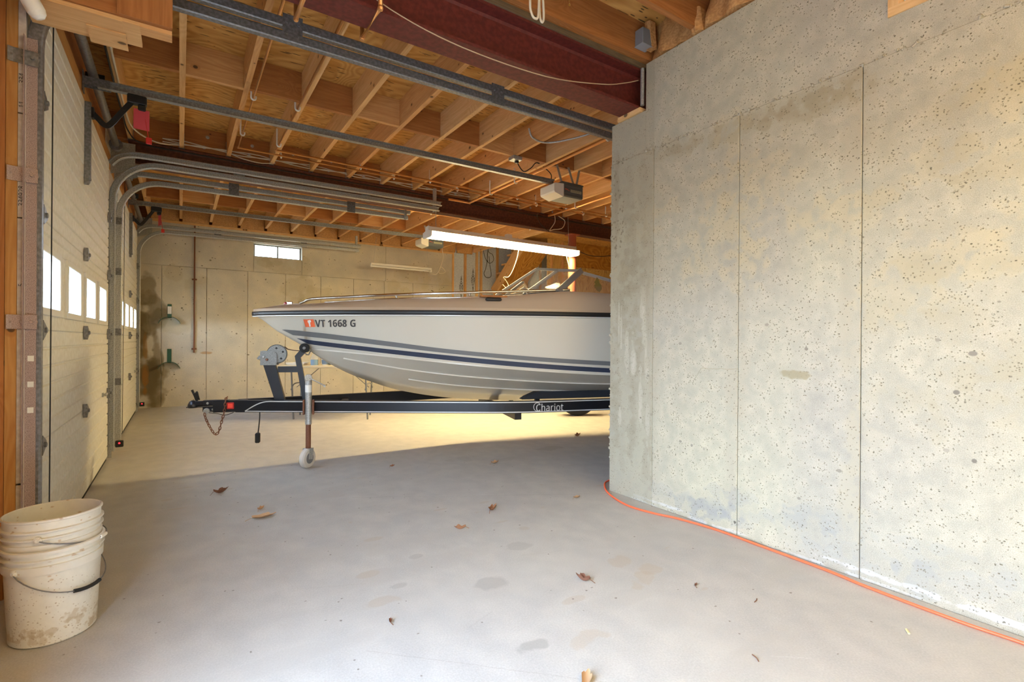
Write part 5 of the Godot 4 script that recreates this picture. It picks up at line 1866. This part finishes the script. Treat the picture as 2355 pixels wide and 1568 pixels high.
	frame.call(p0, p2, 0.018, 0.018, M.alu)
	sheet.call(p0, p2, p3, p1)
	st = S()
	prism(st, [Vector2(0, 0.07), Vector2(0.018, 0.05), Vector2(0.026, 0.02), Vector2(0.045, 0.0), Vector2(0.05, -0.03), Vector2(0.028, -0.06), Vector2(0.0, -0.045), Vector2(-0.022, -0.018), Vector2(-0.024, 0.0), Vector2(-0.012, 0.008), Vector2(-0.026, 0.025), Vector2(-0.012, 0.04)], 0.002, Transform3D(Basis.IDENTITY, Vector3(2.99, 1.575, 0.90)))
	obj("leaf_decal", st, mat(rgb8(126, 104, 40), 0.6), t)
# ---------------------------------------------------------------- folding table with cleaning things
func make_table() -> void:
	var t := thing("folding_table", "folding table with a pale top standing behind the trailer", "table", Vector3(1.80, 0, -7.28), -0.55)
	var st := S()
	cbx(st, Vector3(-0.61, 0.70, -0.31), Vector3(0.61, 0.735, 0.31), 0.008)
	obj("table_top", st, mat(rgb8(226, 210, 172), 0.5), t)
	for x in [-0.5, 0.5]:
		for z in [-0.2, 0.2]:
			st = S()
			tube(st, [Vector3(x + (0.035 if z > 0 else -0.03), 0.0, z), Vector3(x, 0.70, z)], 0.012, 8)
			obj("leg", st, M.grey_plastic, t)
		st = S()
		tube(st, spline([Vector3(x, 0.40, -0.2), Vector3(x, 0.47, -0.1), Vector3(x, 0.47, 0.1), Vector3(x, 0.40, 0.2)], 5), 0.009, 6)
		obj("leg_hoop", st, M.grey_plastic, t)
		st = S()
		rod(st, Vector3(x, 0.42, 0), Vector3(x * 0.35, 0.70, 0), 0.016, 0.008)
		obj("brace", st, M.dark_steel, t)
	var top := func(x: float, z: float) -> Vector3: return t.transform * Vector3(x, 0.735, z)
	# tubs
	var spots := [[-0.06, 0.1, 0.0, "white tub with a blue label at the bottom of the stack"], [0.09, 0.1, 0.0, "white tub with a pale green label at the bottom of the stack"], [-0.06, 0.1, 0.105, "white tub with a teal label at the top of the stack"], [0.09, 0.1, 0.105, "white tub with a grey label at the top of the stack"]]
	var cols := [rgb8(120, 146, 178), rgb8(160, 190, 150), rgb8(150, 186, 170), rgb8(150, 160, 172)]
	for k in 4:
		var q: Array = spots[k]
		var u := thing("plastic_tub", q[3] + " on the table", "tub", top.call(q[0], q[1]) + Vector3(0, q[2], 0), -0.55, "tubs stacked on the folding table")
		st = S()
		lathe(st, [Vector2(0, 0), Vector2(0.055, 0), Vector2(0.064, 0.085), Vector2(0, 0.085)], Transform3D.IDENTITY, 24)
		obj("body", st, M.white_plastic, u)
		st = S()
		lathe(st, [Vector2(0.0575, 0.015), Vector2(0.0582, 0.016), Vector2(0.0642, 0.07), Vector2(0.0635, 0.071)], Transform3D.IDENTITY, 24)
		obj("label_band", st, mat(cols[k], 0.6), u)
		st = S()
		lathe(st, [Vector2(0, 0.085), Vector2(0.068, 0.085), Vector2(0.068, 0.1), Vector2(0.06, 0.103), Vector2(0, 0.103)], Transform3D.IDENTITY, 24)
		obj("lid", st, mat(rgb8(236, 228, 190), 0.5), u)
	var u := thing("spray_bottle", "clear bottle half full of blue liquid on the table", "bottle", top.call(-0.21, 0.14))
	st = S()
	lathe(st, [Vector2(0, 0), Vector2(0.045, 0.0), Vector2(0.05, 0.01), Vector2(0.05, 0.075), Vector2(0.0, 0.075)], Transform3D.IDENTITY, 20)
	obj("liquid", st, mat(rgb8(70, 160, 226), 0.2), u)
	st = S()
	lathe(st, [Vector2(0.0515, 0.0), Vector2(0.0515, 0.10), Vector2(0.03, 0.14), Vector2(0.016, 0.15), Vector2(0.016, 0.165), Vector2(0, 0.165)], Transform3D.IDENTITY, 20)
	obj("bottle_wall", st, glass(0.25), u)
	st = S()
	cbx(st, Vector3(-0.02, 0.165, -0.016), Vector3(0.02, 0.2, 0.016), 0.006)
	cbx(st, Vector3(0.01, 0.20, -0.014), Vector3(-0.06, 0.225, 0.014), 0.006)
	obj("spray_head", st, mat(rgb8(214, 92, 84), 0.5), u)
	u = thing("white_tray", "low white tray beside the blue bottle on the table", "tray", top.call(-0.45, 0.08), -0.55)
	st = S()
	prism(st, [Vector2(-0.11, 0.0), Vector2(0.11, 0.0), Vector2(0.13, 0.035), Vector2(0.124, 0.035), Vector2(0.106, 0.006), Vector2(-0.106, 0.006), Vector2(-0.124, 0.035), Vector2(-0.13, 0.035)], 0.24, Transform3D(Basis.IDENTITY, Vector3(0, 0, -0.12)))
	obj("tray_body", st, M.white_plastic, u)
	for z in [-0.12, 0.116]:
		st = S()
		prism(st, [Vector2(-0.11, 0), Vector2(0.11, 0), Vector2(0.13, 0.035), Vector2(-0.13, 0.035)], 0.004, Transform3D(Basis.IDENTITY, Vector3(0, 0, z)))
		obj("tray_end", st, M.white_plastic, u)
	u = thing("cardboard_box", "long shallow cardboard box lying along the back of the table", "box", top.call(0.22, -0.17), -0.55)
	st = S()
	cbx(st, Vector3(-0.36, 0, -0.07), Vector3(0.34, 0.05, 0.07), 0.003)
	obj("carton", st, mat(rgb8(216, 186, 128), 0.8), u)
	st = S()
	bx(st, Vector3(-0.361, 0.0502, -0.012), Vector3(0.341, 0.0508, 0.012))
	obj("tape", st, mat(rgb8(226, 206, 160), 0.4), u)

# ---------------------------------------------------------------- pipes and cables overhead
func pipe(label: String, pts: Array, r: float, hooks: Array, across := false) -> void:
	var t := thing("copper_pipe", label, "pipe")
	var st := S()
	tube(st, pts, r, 10)
	obj("run", st, M.copper, t)
	for p in pts.slice(1, pts.size() - 1):
		st = S()
		lathe(st, [Vector2(0, -r * 1.3), Vector2(r * 0.9, -r * 0.9), Vector2(r * 1.2, 0), Vector2(r * 0.9, r * 0.9), Vector2(0, r * 1.3)], Transform3D(Basis.IDENTITY, p), 10)
		obj("elbow", st, M.copper, t)
	for h in hooks:
		st = S()
		var c: Vector3 = h
		var q := []
		var side := Vector3(0, 0, 1) if across else Vector3(1, 0, 0)
		q.append(c + Vector3(0, 0.15, 0) - side * (r + 0.006))
		q.append(c + Vector3(0, 0.02, 0) - side * (r + 0.006))
		for k in 7:
			var g := PI + PI * k / 6.0
			q.append(c + side * cos(g) * (r + 0.006) + Vector3(0, sin(g) * (r + 0.006), 0))
		q.append(c + side * (r + 0.006) + Vector3(0, 0.015, 0))
		tube(st, q, 0.0075, 6)
		obj("hanger", st, M.white_plastic, t)

func cable(called: String, label: String, pts: Array, r: float, m: Material, steps := 6) -> MeshInstance3D:
	var st := S()
	tube(st, spline(pts, steps), r, 7)
	var o := obj(called, st, m)
	tag(o, label, "cable")
	return o

func make_pipes_and_cables() -> void:
	var py := 2.962
	pipe("copper pipe running along the joists beside the red warning tag", [Vector3(0.47, py, -2.3), Vector3(0.47, py, -5.60), Vector3(7.6, py - 0.004, -5.62)], 0.010, [Vector3(0.47, py, -4.38), Vector3(0.47, py, -5.2)])
	pipe("copper pipe that dips under the red beam and follows a joist", [Vector3(0.79, 2.99, -2.352), Vector3(0.79, 2.668, -2.352), Vector3(0.79, 2.668, -2.64), Vector3(0.79, py, -2.64), Vector3(0.79, py, -5.47), Vector3(8.2, py + 0.002, -5.50)], 0.012, [Vector3(0.79, py, -4.38), Vector3(0.79, py, -5.3)])
	pipe("short copper pipe end that dips under the red beam", [Vector3(0.47, 2.94, -2.30), Vector3(0.47, 2.664, -2.352), Vector3(0.47, 2.664, -2.66), Vector3(0.47, 2.93, -2.66)], 0.011, [])
	pipe("shiny copper pipe crossing under the joists past the opener motor", [Vector3(3.24, py - 0.03, -2.75), Vector3(3.24, py - 0.03, -5.96), Vector3(2.92, py - 0.03, -5.96)], 0.015, [Vector3(3.24, py - 0.03, -3.35), Vector3(3.24, py - 0.03, -4.85), Vector3(3.24, py - 0.03, -5.4)])
	pipe("shiny copper pipe crossing under the joists close to the poured wall end", [Vector3(4.54, py - 0.03, -2.75), Vector3(4.54, py - 0.03, -5.92)], 0.015, [Vector3(4.54, py - 0.03, -4.5), Vector3(4.54, py - 0.03, -5.3)])
	pipe("thin copper pipe under the joists behind the browned beam", [Vector3(2.6, py, -6.9), Vector3(5.6, py, -6.9)], 0.007, [Vector3(3.1, py, -6.9), Vector3(3.9, py, -6.9), Vector3(4.9, py, -6.9)], true)
	# plastic hooks holding the cross pipes
	var n := 0
	for q in [[0.86, -5.62], [1.64, -5.50], [2.06, -5.62], [2.46, -5.50], [2.88, -5.62], [3.7, -5.50], [4.1, -5.62], [4.53, -5.50], [4.95, -5.62], [5.3, -5.50]]:
		var st := S()
		var c := Vector3(q[0], py, q[1])
		var l := [c + Vector3(0, 0.14, -0.016), c + Vector3(0, 0.02, -0.016)]
		for k in 7:
			var g := PI + PI * k / 6.0
			l.append(c + Vector3(0, sin(g) * 0.016, cos(g) * 0.016))
		l.append(c + Vector3(0, 0.014, 0.016))
		tube(st, l, 0.0075, 6)
		var o := obj("pipe_hook", st, M.white_plastic)
		tag(o, "white plastic hook holding a copper pipe under the joists", "hook", "plastic hooks on the cross pipes")
		n += 1
	# cables
	cable("black_cable", "black cable strung along the top of the browned beam", [Vector3(-0.41, 2.985, -5.3), Vector3(-0.40, 2.975, -5.75), Vector3(-0.30, 2.95, -5.98), Vector3(0.1, 2.945, -6.0), Vector3(1.2, 2.935, -6.0), Vector3(2.6, 2.94, -6.0), Vector3(4.2, 2.93, -6.0), Vector3(6.0, 2.94, -6.0)], 0.006, M.black_cable)
	cable("black_cable", "black cable clipped under the joist nearest to the doors", [Vector3(-0.418, 2.992, -2.8), Vector3(-0.415, 2.992, -4.0), Vector3(-0.418, 2.992, -5.0), Vector3(-0.41, 2.988, -5.3)], 0.007, M.black_cable)
	cable("white_cable", "white cable clipped under the joist nearest to the doors", [Vector3(-0.392, 2.992, -2.8), Vector3(-0.385, 2.992, -4.0), Vector3(-0.388, 2.992, -5.2), Vector3(-0.36, 2.99, -5.7), Vector3(-0.2, 2.98, -5.95), Vector3(0.0, 3.02, -6.03)], 0.007, M.white_cable)
	for k in 3:
		var l := []
		for i in 26:
			var x := -0.15 + i * 0.17
			l.append(Vector3(x, 3.055 - 0.012 * k + 0.012 * sin(i * 1.7 + k * 2.1), -6.035 + 0.006 * k))
		cable("white_cable", ["upper white cable threaded through the joists at the browned beam", "middle white cable threaded through the joists at the browned beam", "lower white cable threaded through the joists at the browned beam"][k], l, 0.0055, M.white_cable, 3)
	cable("white_cable", "white cable drooping below the threaded cables near the copper elbow", [Vector3(0.44, 3.02, -6.02), Vector3(0.56, 2.985, -6.0), Vector3(0.72, 2.975, -6.0), Vector3(0.86, 3.01, -6.02)], 0.0055, M.white_cable)
	cable("white_cable", "thin white cable sagging along the red beam", [Vector3(0.2, 2.93, -2.36), Vector3(0.55, 2.80, -2.36), Vector3(0.85, 2.695, -2.375), Vector3(1.25, 2.642, -2.38), Vector3(1.8, 2.652, -2.38), Vector3(2.25, 2.735, -2.38), Vector3(2.45, 2.80, -2.38), Vector3(2.58, 2.855, -2.38)], 0.003, mat(rgb8(186, 160, 132), 0.7))
	cable("white_cable", "white cable looped from the ceiling in front of the red beam", [Vector3(1.445, 3.2, -2.05), Vector3(1.447, 2.80, -2.05), Vector3(1.456, 2.725, -2.05), Vector3(1.48, 2.705, -2.05), Vector3(1.50, 2.74, -2.05), Vector3(1.504, 2.95, -2.05), Vector3(1.508, 2.8, -2.055), Vector3(1.518, 2.725, -2.06), Vector3(1.534, 2.712, -2.06), Vector3(1.54, 2.76, -2.06), Vector3(1.525, 2.95, -2.06), Vector3(1.51, 3.2, -2.06)], 0.006, M.white_cable)
	cable("power_cord", "black power cord looping from the ceiling outlet to the opener", [Vector3(2.93, 2.965, -4.36), Vector3(2.95, 2.93, -4.37), Vector3(3.04, 2.885, -4.4), Vector3(3.15, 2.95, -4.42), Vector3(3.24, 3.03, -4.44), Vector3(3.38, 2.995, -4.46), Vector3(3.455, 2.94, -4.46), Vector3(3.44, 2.86, -4.45), Vector3(3.46, 2.815, -4.44)], 0.0055, M.black_cable)
	cable("grey_cable", "grey flexible conduit curving between two joists", [Vector3(2.75, 3.10, -3.9), Vector3(2.80, 3.02, -3.9), Vector3(2.95, 2.992, -3.85), Vector3(3.18, 3.03, -3.6), Vector3(3.4, 3.12, -3.3)], 0.009, M.galv)
	var t := thing("outlet_box", "small grey outlet box under a joist above the opener rail", "outlet", Vector3(2.905, 2.978, -4.36))
	var st := S()
	cbx(st, Vector3(-0.055, -0.018, -0.05), Vector3(0.055, 0.02, 0.05), 0.004)
	obj("box", st, M.galv, t)
	st = S()
	cbx(st, Vector3(0.0, -0.04, -0.018), Vector3(0.036, -0.018, 0.018), 0.004)
	obj("plug", st, M.black, t)
	cable("white_cable", "white cord hanging from the lit strip light in a bent loop", [Vector3(4.02, 2.56, -5.96), Vector3(4.03, 2.40, -5.95), Vector3(4.0, 2.25, -5.95), Vector3(3.93, 2.08, -5.95), Vector3(3.86, 1.985, -5.95), Vector3(3.78, 1.975, -5.95), Vector3(3.83, 1.92, -5.95), Vector3(3.86, 1.86, -5.95), Vector3(3.82, 1.83, -5.95), Vector3(3.77, 1.87, -5.95)], 0.005, M.white_cable)
	cable("white_cable", "white cord hanging from the lamp end beside the red column", [Vector3(4.90, 2.50, -5.96), Vector3(4.915, 2.40, -5.95), Vector3(4.93, 2.32, -5.95), Vector3(4.97, 2.22, -5.95)], 0.005, M.white_cable)
	cable("black_cable", "black cable sagging from the red column past the plywood", [Vector3(5.22, 2.68, -6.12), Vector3(5.4, 2.60, -6.3), Vector3(5.7, 2.55, -6.4), Vector3(5.95, 2.54, -6.4), Vector3(6.3, 2.59, -6.4), Vector3(6.7, 2.7, -6.4)], 0.006, M.black_cable)
	cable("white_cable", "white cable hanging in a wide loop below the browned beam", [Vector3(4.70, 2.99, -5.98), Vector3(4.66, 2.86, -5.92), Vector3(4.55, 2.72, -5.9), Vector3(4.62, 2.74, -5.9), Vector3(4.78, 2.78, -5.9), Vector3(4.85, 2.90, -5.92), Vector3(4.76, 2.97, -5.96)], 0.006, M.white_cable)
	cable("black_cable", "black cable hanging in a long loop below the browned beam", [Vector3(4.36, 2.95, -5.95), Vector3(4.34, 2.87, -5.92), Vector3(4.42, 2.76, -5.9), Vector3(4.54, 2.70, -5.9)], 0.005, M.black_cable)
	cable("black_cable", "black cord coiled in loops on the pale foam wall", [Vector3(5.69, 3.2, -9.6), Vector3(5.70, 3.05, -9.6), Vector3(5.80, 3.0, -9.6), Vector3(5.83, 2.88, -9.6), Vector3(5.74, 2.80, -9.6), Vector3(5.67, 2.86, -9.6), Vector3(5.68, 3.08, -9.6), Vector3(5.66, 2.86, -9.59), Vector3(5.62, 2.66, -9.59), Vector3(5.58, 2.56, -9.59), Vector3(5.64, 2.48, -9.59), Vector3(5.75, 2.50, -9.59), Vector3(5.76, 2.60, -9.59), Vector3(5.72, 2.78, -9.58), Vector3(5.70, 2.95, -9.58)], 0.006, M.black_cable)
	cable("black_cable", "black cord draped beside the coiled cord on the foam wall", [Vector3(5.58, 3.22, -9.62), Vector3(5.58, 3.05, -9.61), Vector3(5.62, 2.9, -9.6), Vector3(5.68, 2.82, -9.6)], 0.006, M.black_cable)
	cable("white_cable", "white cord hanging from the far opener to the short strip light", [Vector3(4.24, 2.99, -8.9), Vector3(4.245, 2.83, -8.9), Vector3(4.26, 2.68, -8.9), Vector3(4.21, 2.52, -8.9), Vector3(4.17, 2.40, -8.9), Vector3(4.22, 2.38, -8.9), Vector3(4.31, 2.42, -8.9), Vector3(4.23, 2.505, -8.9), Vector3(4.19, 2.45, -8.92), Vector3(4.16, 2.37, -8.98), Vector3(4.10, 2.37, -9.05), Vector3(4.08, 2.40, -9.15), Vector3(4.14, 2.47, -9.25)], 0.006, M.white_cable)

# ---------------------------------------------------------------- things fixed to the walls
func make_wall_fittings() -> void:
	for q in [[1.433, "green hose hanger with a white label on the far wall", true], [0.72, "green hose hanger without label low on the far wall", false]]:
		var y: float = q[0]
		var t := thing("hose_hanger", q[1], "hanger", Vector3(-0.135, y, FAR_Z))
		var st := S()
		var arc := PackedVector2Array()
		for k in 13:
			var g := PI * (0.1 + 0.8 * k / 12.0)
			arc.append(Vector2(-cos(g) * 0.155, sin(g) * 0.155 - 0.155))
		for k in range(12, -1, -1):
			var g := PI * (0.1 + 0.8 * k / 12.0)
			arc.append(Vector2(-cos(g) * 0.150, sin(g) * 0.150 - 0.155))
		prism(st, arc, 0.13, Transform3D.IDENTITY)
		obj("cradle", st, M.green, t)
		st = S()
		cbx(st, Vector3(-0.028, -0.02, 0.001), Vector3(0.028, 0.20, 0.009), 0.003)
		obj("back_plate", st, M.green, t)
		if q[2]:
			st = S()
			bx(st, Vector3(-0.026, 0.045, 0.0095), Vector3(0.026, 0.165, 0.0105))
			obj("paper_label", st, M.white_plastic, t)
	var t := thing("riser_pipe", "thin rusty pipe running down the far concrete wall", "pipe", Vector3(0.197, 0, FAR_Z))
	var st := S()
	tube(st, [Vector3(0, 0.86, 0.03), Vector3(0, 2.92, 0.03)], 0.012, 10)
	obj("run", st, mat(rgb8(128, 84, 64), 0.7, 0.2), t)
	for y in [0.92, 2.05]:
		st = S()
		cbx(st, Vector3(-0.035, y - 0.012, 0.0), Vector3(0.035, y + 0.012, 0.012), 0.003)
		bx(st, Vector3(-0.016, y - 0.012, 0.0), Vector3(0.016, y + 0.012, 0.046))
		obj("clip", st, M.rust, t)
	t = thing("junction_box", "grey junction box on the joist where the red beam meets the wall", "box", Vector3(2.56, 3.10, -2.353))
	st = S()
	cbx(st, Vector3(-0.045, -0.055, 0), Vector3(0.05, 0.05, 0.07), 0.004)
	obj("box", st, mat(rgb8(126, 128, 132), 0.6), t)
	st = S()
	cbx(st, Vector3(-0.048, -0.060, 0.0), Vector3(0.053, -0.0555, 0.073), 0.001)
	obj("cover", st, mat(rgb8(150, 153, 158), 0.5), t)
	# orange cord along the foot of the wall
	var o := cable("extension_cord", "orange extension cord lying along the foot of the concrete wall", [Vector3(2.95, 0.007, -2.86), Vector3(2.79, 0.007, -2.85), Vector3(2.68, 0.007, -2.78), Vector3(2.553, 0.007, -2.606), Vector3(2.475, 0.007, -2.358), Vector3(2.50, 0.007, -2.161), Vector3(2.553, 0.007, -2.007), Vector3(2.59, 0.007, -1.768), Vector3(2.585, 0.007, -1.475), Vector3(2.577, 0.007, -1.176), Vector3(2.553, 0.007, -0.983), Vector3(2.542, 0.007, -0.68), Vector3(2.556, 0.007, -0.45), Vector3(2.57, 0.007, 0.2), Vector3(2.56, 0.007, 1.2)], 0.0062, mat(rgb8(255, 112, 70), 0.45), 8)
	o.set_meta("category", "cord")

# ---------------------------------------------------------------- buckets by the door post
func make_bucket() -> void:
	rng.seed = 4711
	var e := nz(512, 256, 0.05, 5, 3)
	bw = 512
	bh = 256
	buf = PackedByteArray()
	buf.resize(512 * 256 * 3)
	for i in 512 * 256:
		var v := int((e[i] / 127.5 - 1.0) * 5)
		buf[i * 3] = 218 + v
		buf[i * 3 + 1] = 215 + v
		buf[i * 3 + 2] = 207 + v
	for k in 900:
		var h := pow(rng.randf(), 1.7)
		spot(rng.randf() * 512, h * 130, rng.randf_range(0.5, 2.0), rng.randf_range(0.5, 1.2), rgb8(126, 104, 82), rng.randf_range(0.2, 0.7), e, 0.8)
	for k in 30:
		spot(rng.randf() * 512, rng.randf() * 50, rng.randf_range(8, 34), rng.randf_range(4, 14), rgb8(176, 158, 132), 0.45, e, 1.4)
	for k in 60:
		spot(rng.randf() * 512, rng.randf_range(130, 255), rng.randf_range(1, 5), rng.randf_range(0.8, 2.5), rgb8(172, 136, 100), 0.5, e, 0.9)
	var skinm := tmat(tex(buf, 512, 256), 0.42, Vector3(1, 1.0 / 0.46, 1))
	skinm.subsurf_scatter_enabled = false
	var at := Vector3(-0.385, 0, -2.50)
	var t := thing("plastic_bucket", "dirty white plastic bucket on the floor with a second bucket inside", "bucket", at)
	var st := S()
	lathe(st, [Vector2(0, 0.002), Vector2(0.118, 0.002), Vector2(0.124, 0.008), Vector2(0.136, 0.262), Vector2(0.142, 0.262), Vector2(0.143, 0.290), Vector2(0.1365, 0.292), Vector2(0.1365, 0.304), Vector2(0.146, 0.307), Vector2(0.146, 0.312), Vector2(0.1375, 0.315), Vector2(0.1375, 0.328), Vector2(0.147, 0.331), Vector2(0.147, 0.342), Vector2(0.141, 0.345), Vector2(0.138, 0.343), Vector2(0.122, 0.012), Vector2(0, 0.012)], Transform3D.IDENTITY, 48)
	obj("pail", st, skinm, t)
	var bail := func(parent: Node3D, a0: float, y0: float, drop: float, r0: float, r1: float, grip0: float, grip1: float, gm: Material) -> void:
		var pts := []
		for k in 25:
			var u := k / 24.0
			var g := a0 + PI * u
			var dip := sin(PI * u)
			var y := y0 - drop * pow(dip, 0.8)
			pts.append(Vector3(cos(g) * lerpf(r0, r1, dip), y, -sin(g) * lerpf(r0, r1, dip)))
		var w := S()
		tube(w, pts, 0.0022, 6)
		obj("bail", w, M.dark_steel, parent)
		w = S()
		tube(w, pts.slice(int(grip0 * 24), int(grip1 * 24) + 1), 0.007, 8)
		obj("grip", w, gm, parent)
		for q in [pts[0], pts[24]]:
			w = S()
			lathe(w, [Vector2(0.013, -0.004), Vector2(0.013, 0.004), Vector2(0.006, 0.008), Vector2(0, 0.008)], look(q * Vector3(0.96, 1, 0.96), q * Vector3(2, 1, 2)), 10)
			obj("ear", w, skinm, parent)
	bail.call(t, deg_to_rad(232), 0.275, 0.10, 0.147, 0.150, 0.40, 0.60, M.rubber)
	var t2 := thing("plastic_bucket", "white plastic bucket nested in the dirty one, rim upward and empty", "bucket", at + Vector3(-0.005, 0.006, -0.008))
	t2.rotation.x = -0.02
	st = S()
	lathe(st, [Vector2(0, 0.010), Vector2(0.110, 0.010), Vector2(0.115, 0.016), Vector2(0.1345, 0.328), Vector2(0.142, 0.332), Vector2(0.1425, 0.352), Vector2(0.1365, 0.354), Vector2(0.1365, 0.368), Vector2(0.146, 0.371), Vector2(0.146, 0.376), Vector2(0.1375, 0.379), Vector2(0.1375, 0.393), Vector2(0.147, 0.396), Vector2(0.147, 0.401), Vector2(0.1385, 0.404), Vector2(0.1385, 0.429), Vector2(0.143, 0.432), Vector2(0.143, 0.438), Vector2(0.139, 0.440), Vector2(0.136, 0.437), Vector2(0.117, 0.018), Vector2(0, 0.018)], Transform3D.IDENTITY, 48)
	obj("pail", st, skinm, t2)
	bail.call(t2, deg_to_rad(262), 0.372, 0.045, 0.148, 0.156, 0.42, 0.50, M.white_plastic)

# ---------------------------------------------------------------- dry leaves and scraps on the slab
func leaf_mesh(sd: int, size: float, curl: float) -> ArrayMesh:
	var r := RandomNumberGenerator.new()
	r.seed = sd
	var st := S()
	st.set_smooth_group(1)
	var n := 28
	var ring := []
	for i in n:
		var g := TAU * i / n
		var lobes := 0.72 + 0.28 * absf(cos(g * 2.5)) + r.randf_range(-0.07, 0.07)
		var p := Vector2(cos(g) * 1.15, sin(g) * 0.62) * lobes * size
		ring.append(p)
	var lift := func(p: Vector2) -> Vector3:
		var y := curl * p.y * p.y / size + 0.25 * curl * p.x * p.x / size
		return Vector3(p.x, y + 0.002, p.y * (1.0 - 0.35 * minf(curl, 1.0)))
	for i in n:
		var j := (i + 1) % n
		for s in 3:
			var a0 := s / 3.0
			var a1 := (s + 1) / 3.0
			var p00: Vector3 = lift.call(ring[i] * a0)
			var p01: Vector3 = lift.call(ring[j] * a0)
			var p10: Vector3 = lift.call(ring[i] * a1)
			var p11: Vector3 = lift.call(ring[j] * a1)
			var up := Vector3(0, 0.0014, 0)
			quad(st, p00 + up, p01 + up, p11 + up, p10 + up)
			quad(st, p10, p11, p01, p00)
	st.set_smooth_group(-1)
	tube(st, [Vector3(-size * 1.0, 0.003 + curl * size * 0.2, 0), Vector3(-size * 1.6, 0.002, 0.01)], 0.0014, 5)
	st.generate_normals()
	return st.commit()

func make_litter() -> void:
	var tones := [mat(rgb8(150, 104, 72), 0.85), mat(rgb8(186, 150, 112), 0.85), mat(rgb8(120, 78, 58), 0.85)]
	var spots := [
		[0.246, -4.093, 0.055, 1.5, 0.4, 2, "dark curled leaf on the slab in front of the first garage door"],
		[0.439, -3.561, 0.036, 1.2, 0.9, 1, "small pale curled leaf beside a larger torn leaf"],
		[0.431, -3.397, 0.075, 0.5, 0.1, 1, "large torn pale leaf lying flat on the slab"],
		[1.684, -2.764, 0.052, 1.3, 0.6, 0, "crumpled brown leaf beside a brown leaf stain"],
		[1.355, -2.584, 0.038, 1.4, 2.6, 0, "crumpled brown leaf alone in the middle of the slab"],
		[1.537, -1.726, 0.040, 1.6, 1.9, 2, "crumpled leaf with a long stem casting a small shadow"],
		[3.80, -4.384, 0.060, 1.4, 0.3, 0, "brown leaf on the slab under the boat"],
		[2.343, -3.813, 0.050, 0.9, 0.2, 1, "pale rolled leaf on the slab below the trailer"],
		[0.685, -1.875, 0.018, 1.2, 1.2, 2, "tiny leaf scrap on the bright slab near dark smudges"],
		[1.089, -1.205, 0.050, 0.8, 0.7, 1, "pale lobed leaf on the bright slab"],
		[1.53, -4.173, 0.026, 1.2, 0.3, 0, "small brown leaf beside the jack wheel"],
		[2.307, -2.667, 0.036, 0.8, 0.1, 1, "thin pale leaf on the slab near the orange cord bend"],
		[1.93, -1.42, 0.016, 1.0, 0.4, 2, "tiny brown scrap between the brown stains"],
	]
	for k in spots.size():
		var q: Array = spots[k]
		var o := inst("dry_leaf", leaf_mesh(900 + k, q[2] * 0.85, q[3] * 1.3), tones[q[5]])
		o.position = Vector3(q[0], 0.0005, q[1])
		o.rotation.y = q[4]
		tag(o, q[6], "leaf", "dry leaves on the slab")
	var st := S()
	tube(st, [Vector3(-0.018, 0.005, 0), Vector3(0.012, 0.005, 0)], 0.004, 8)
	var c := obj("wood_chip", st, mat(rgb8(236, 214, 160), 0.8))
	c.position = Vector3(2.296, 0, -0.759)
	c.rotation.y = 0.6
	tag(c, "short pale wood chip on the slab near the orange cord", "chip")
	for q in [[1.66, -0.98, 1.1, "thin dry twig pointing at the orange cord"], [2.03, -1.2, 0.3, "short dry twig on the slab near the wall"]]:
		st = S()
		tube(st, spline([Vector3(-0.018, 0.003, 0), Vector3(0, 0.004, 0.003), Vector3(0.02, 0.003, 0)], 4), 0.0018, 5)
		var o := obj("twig", st, tones[2])
		o.position = Vector3(q[0], 0, q[1])
		o.rotation.y = q[2]
		tag(o, q[3], "twig")
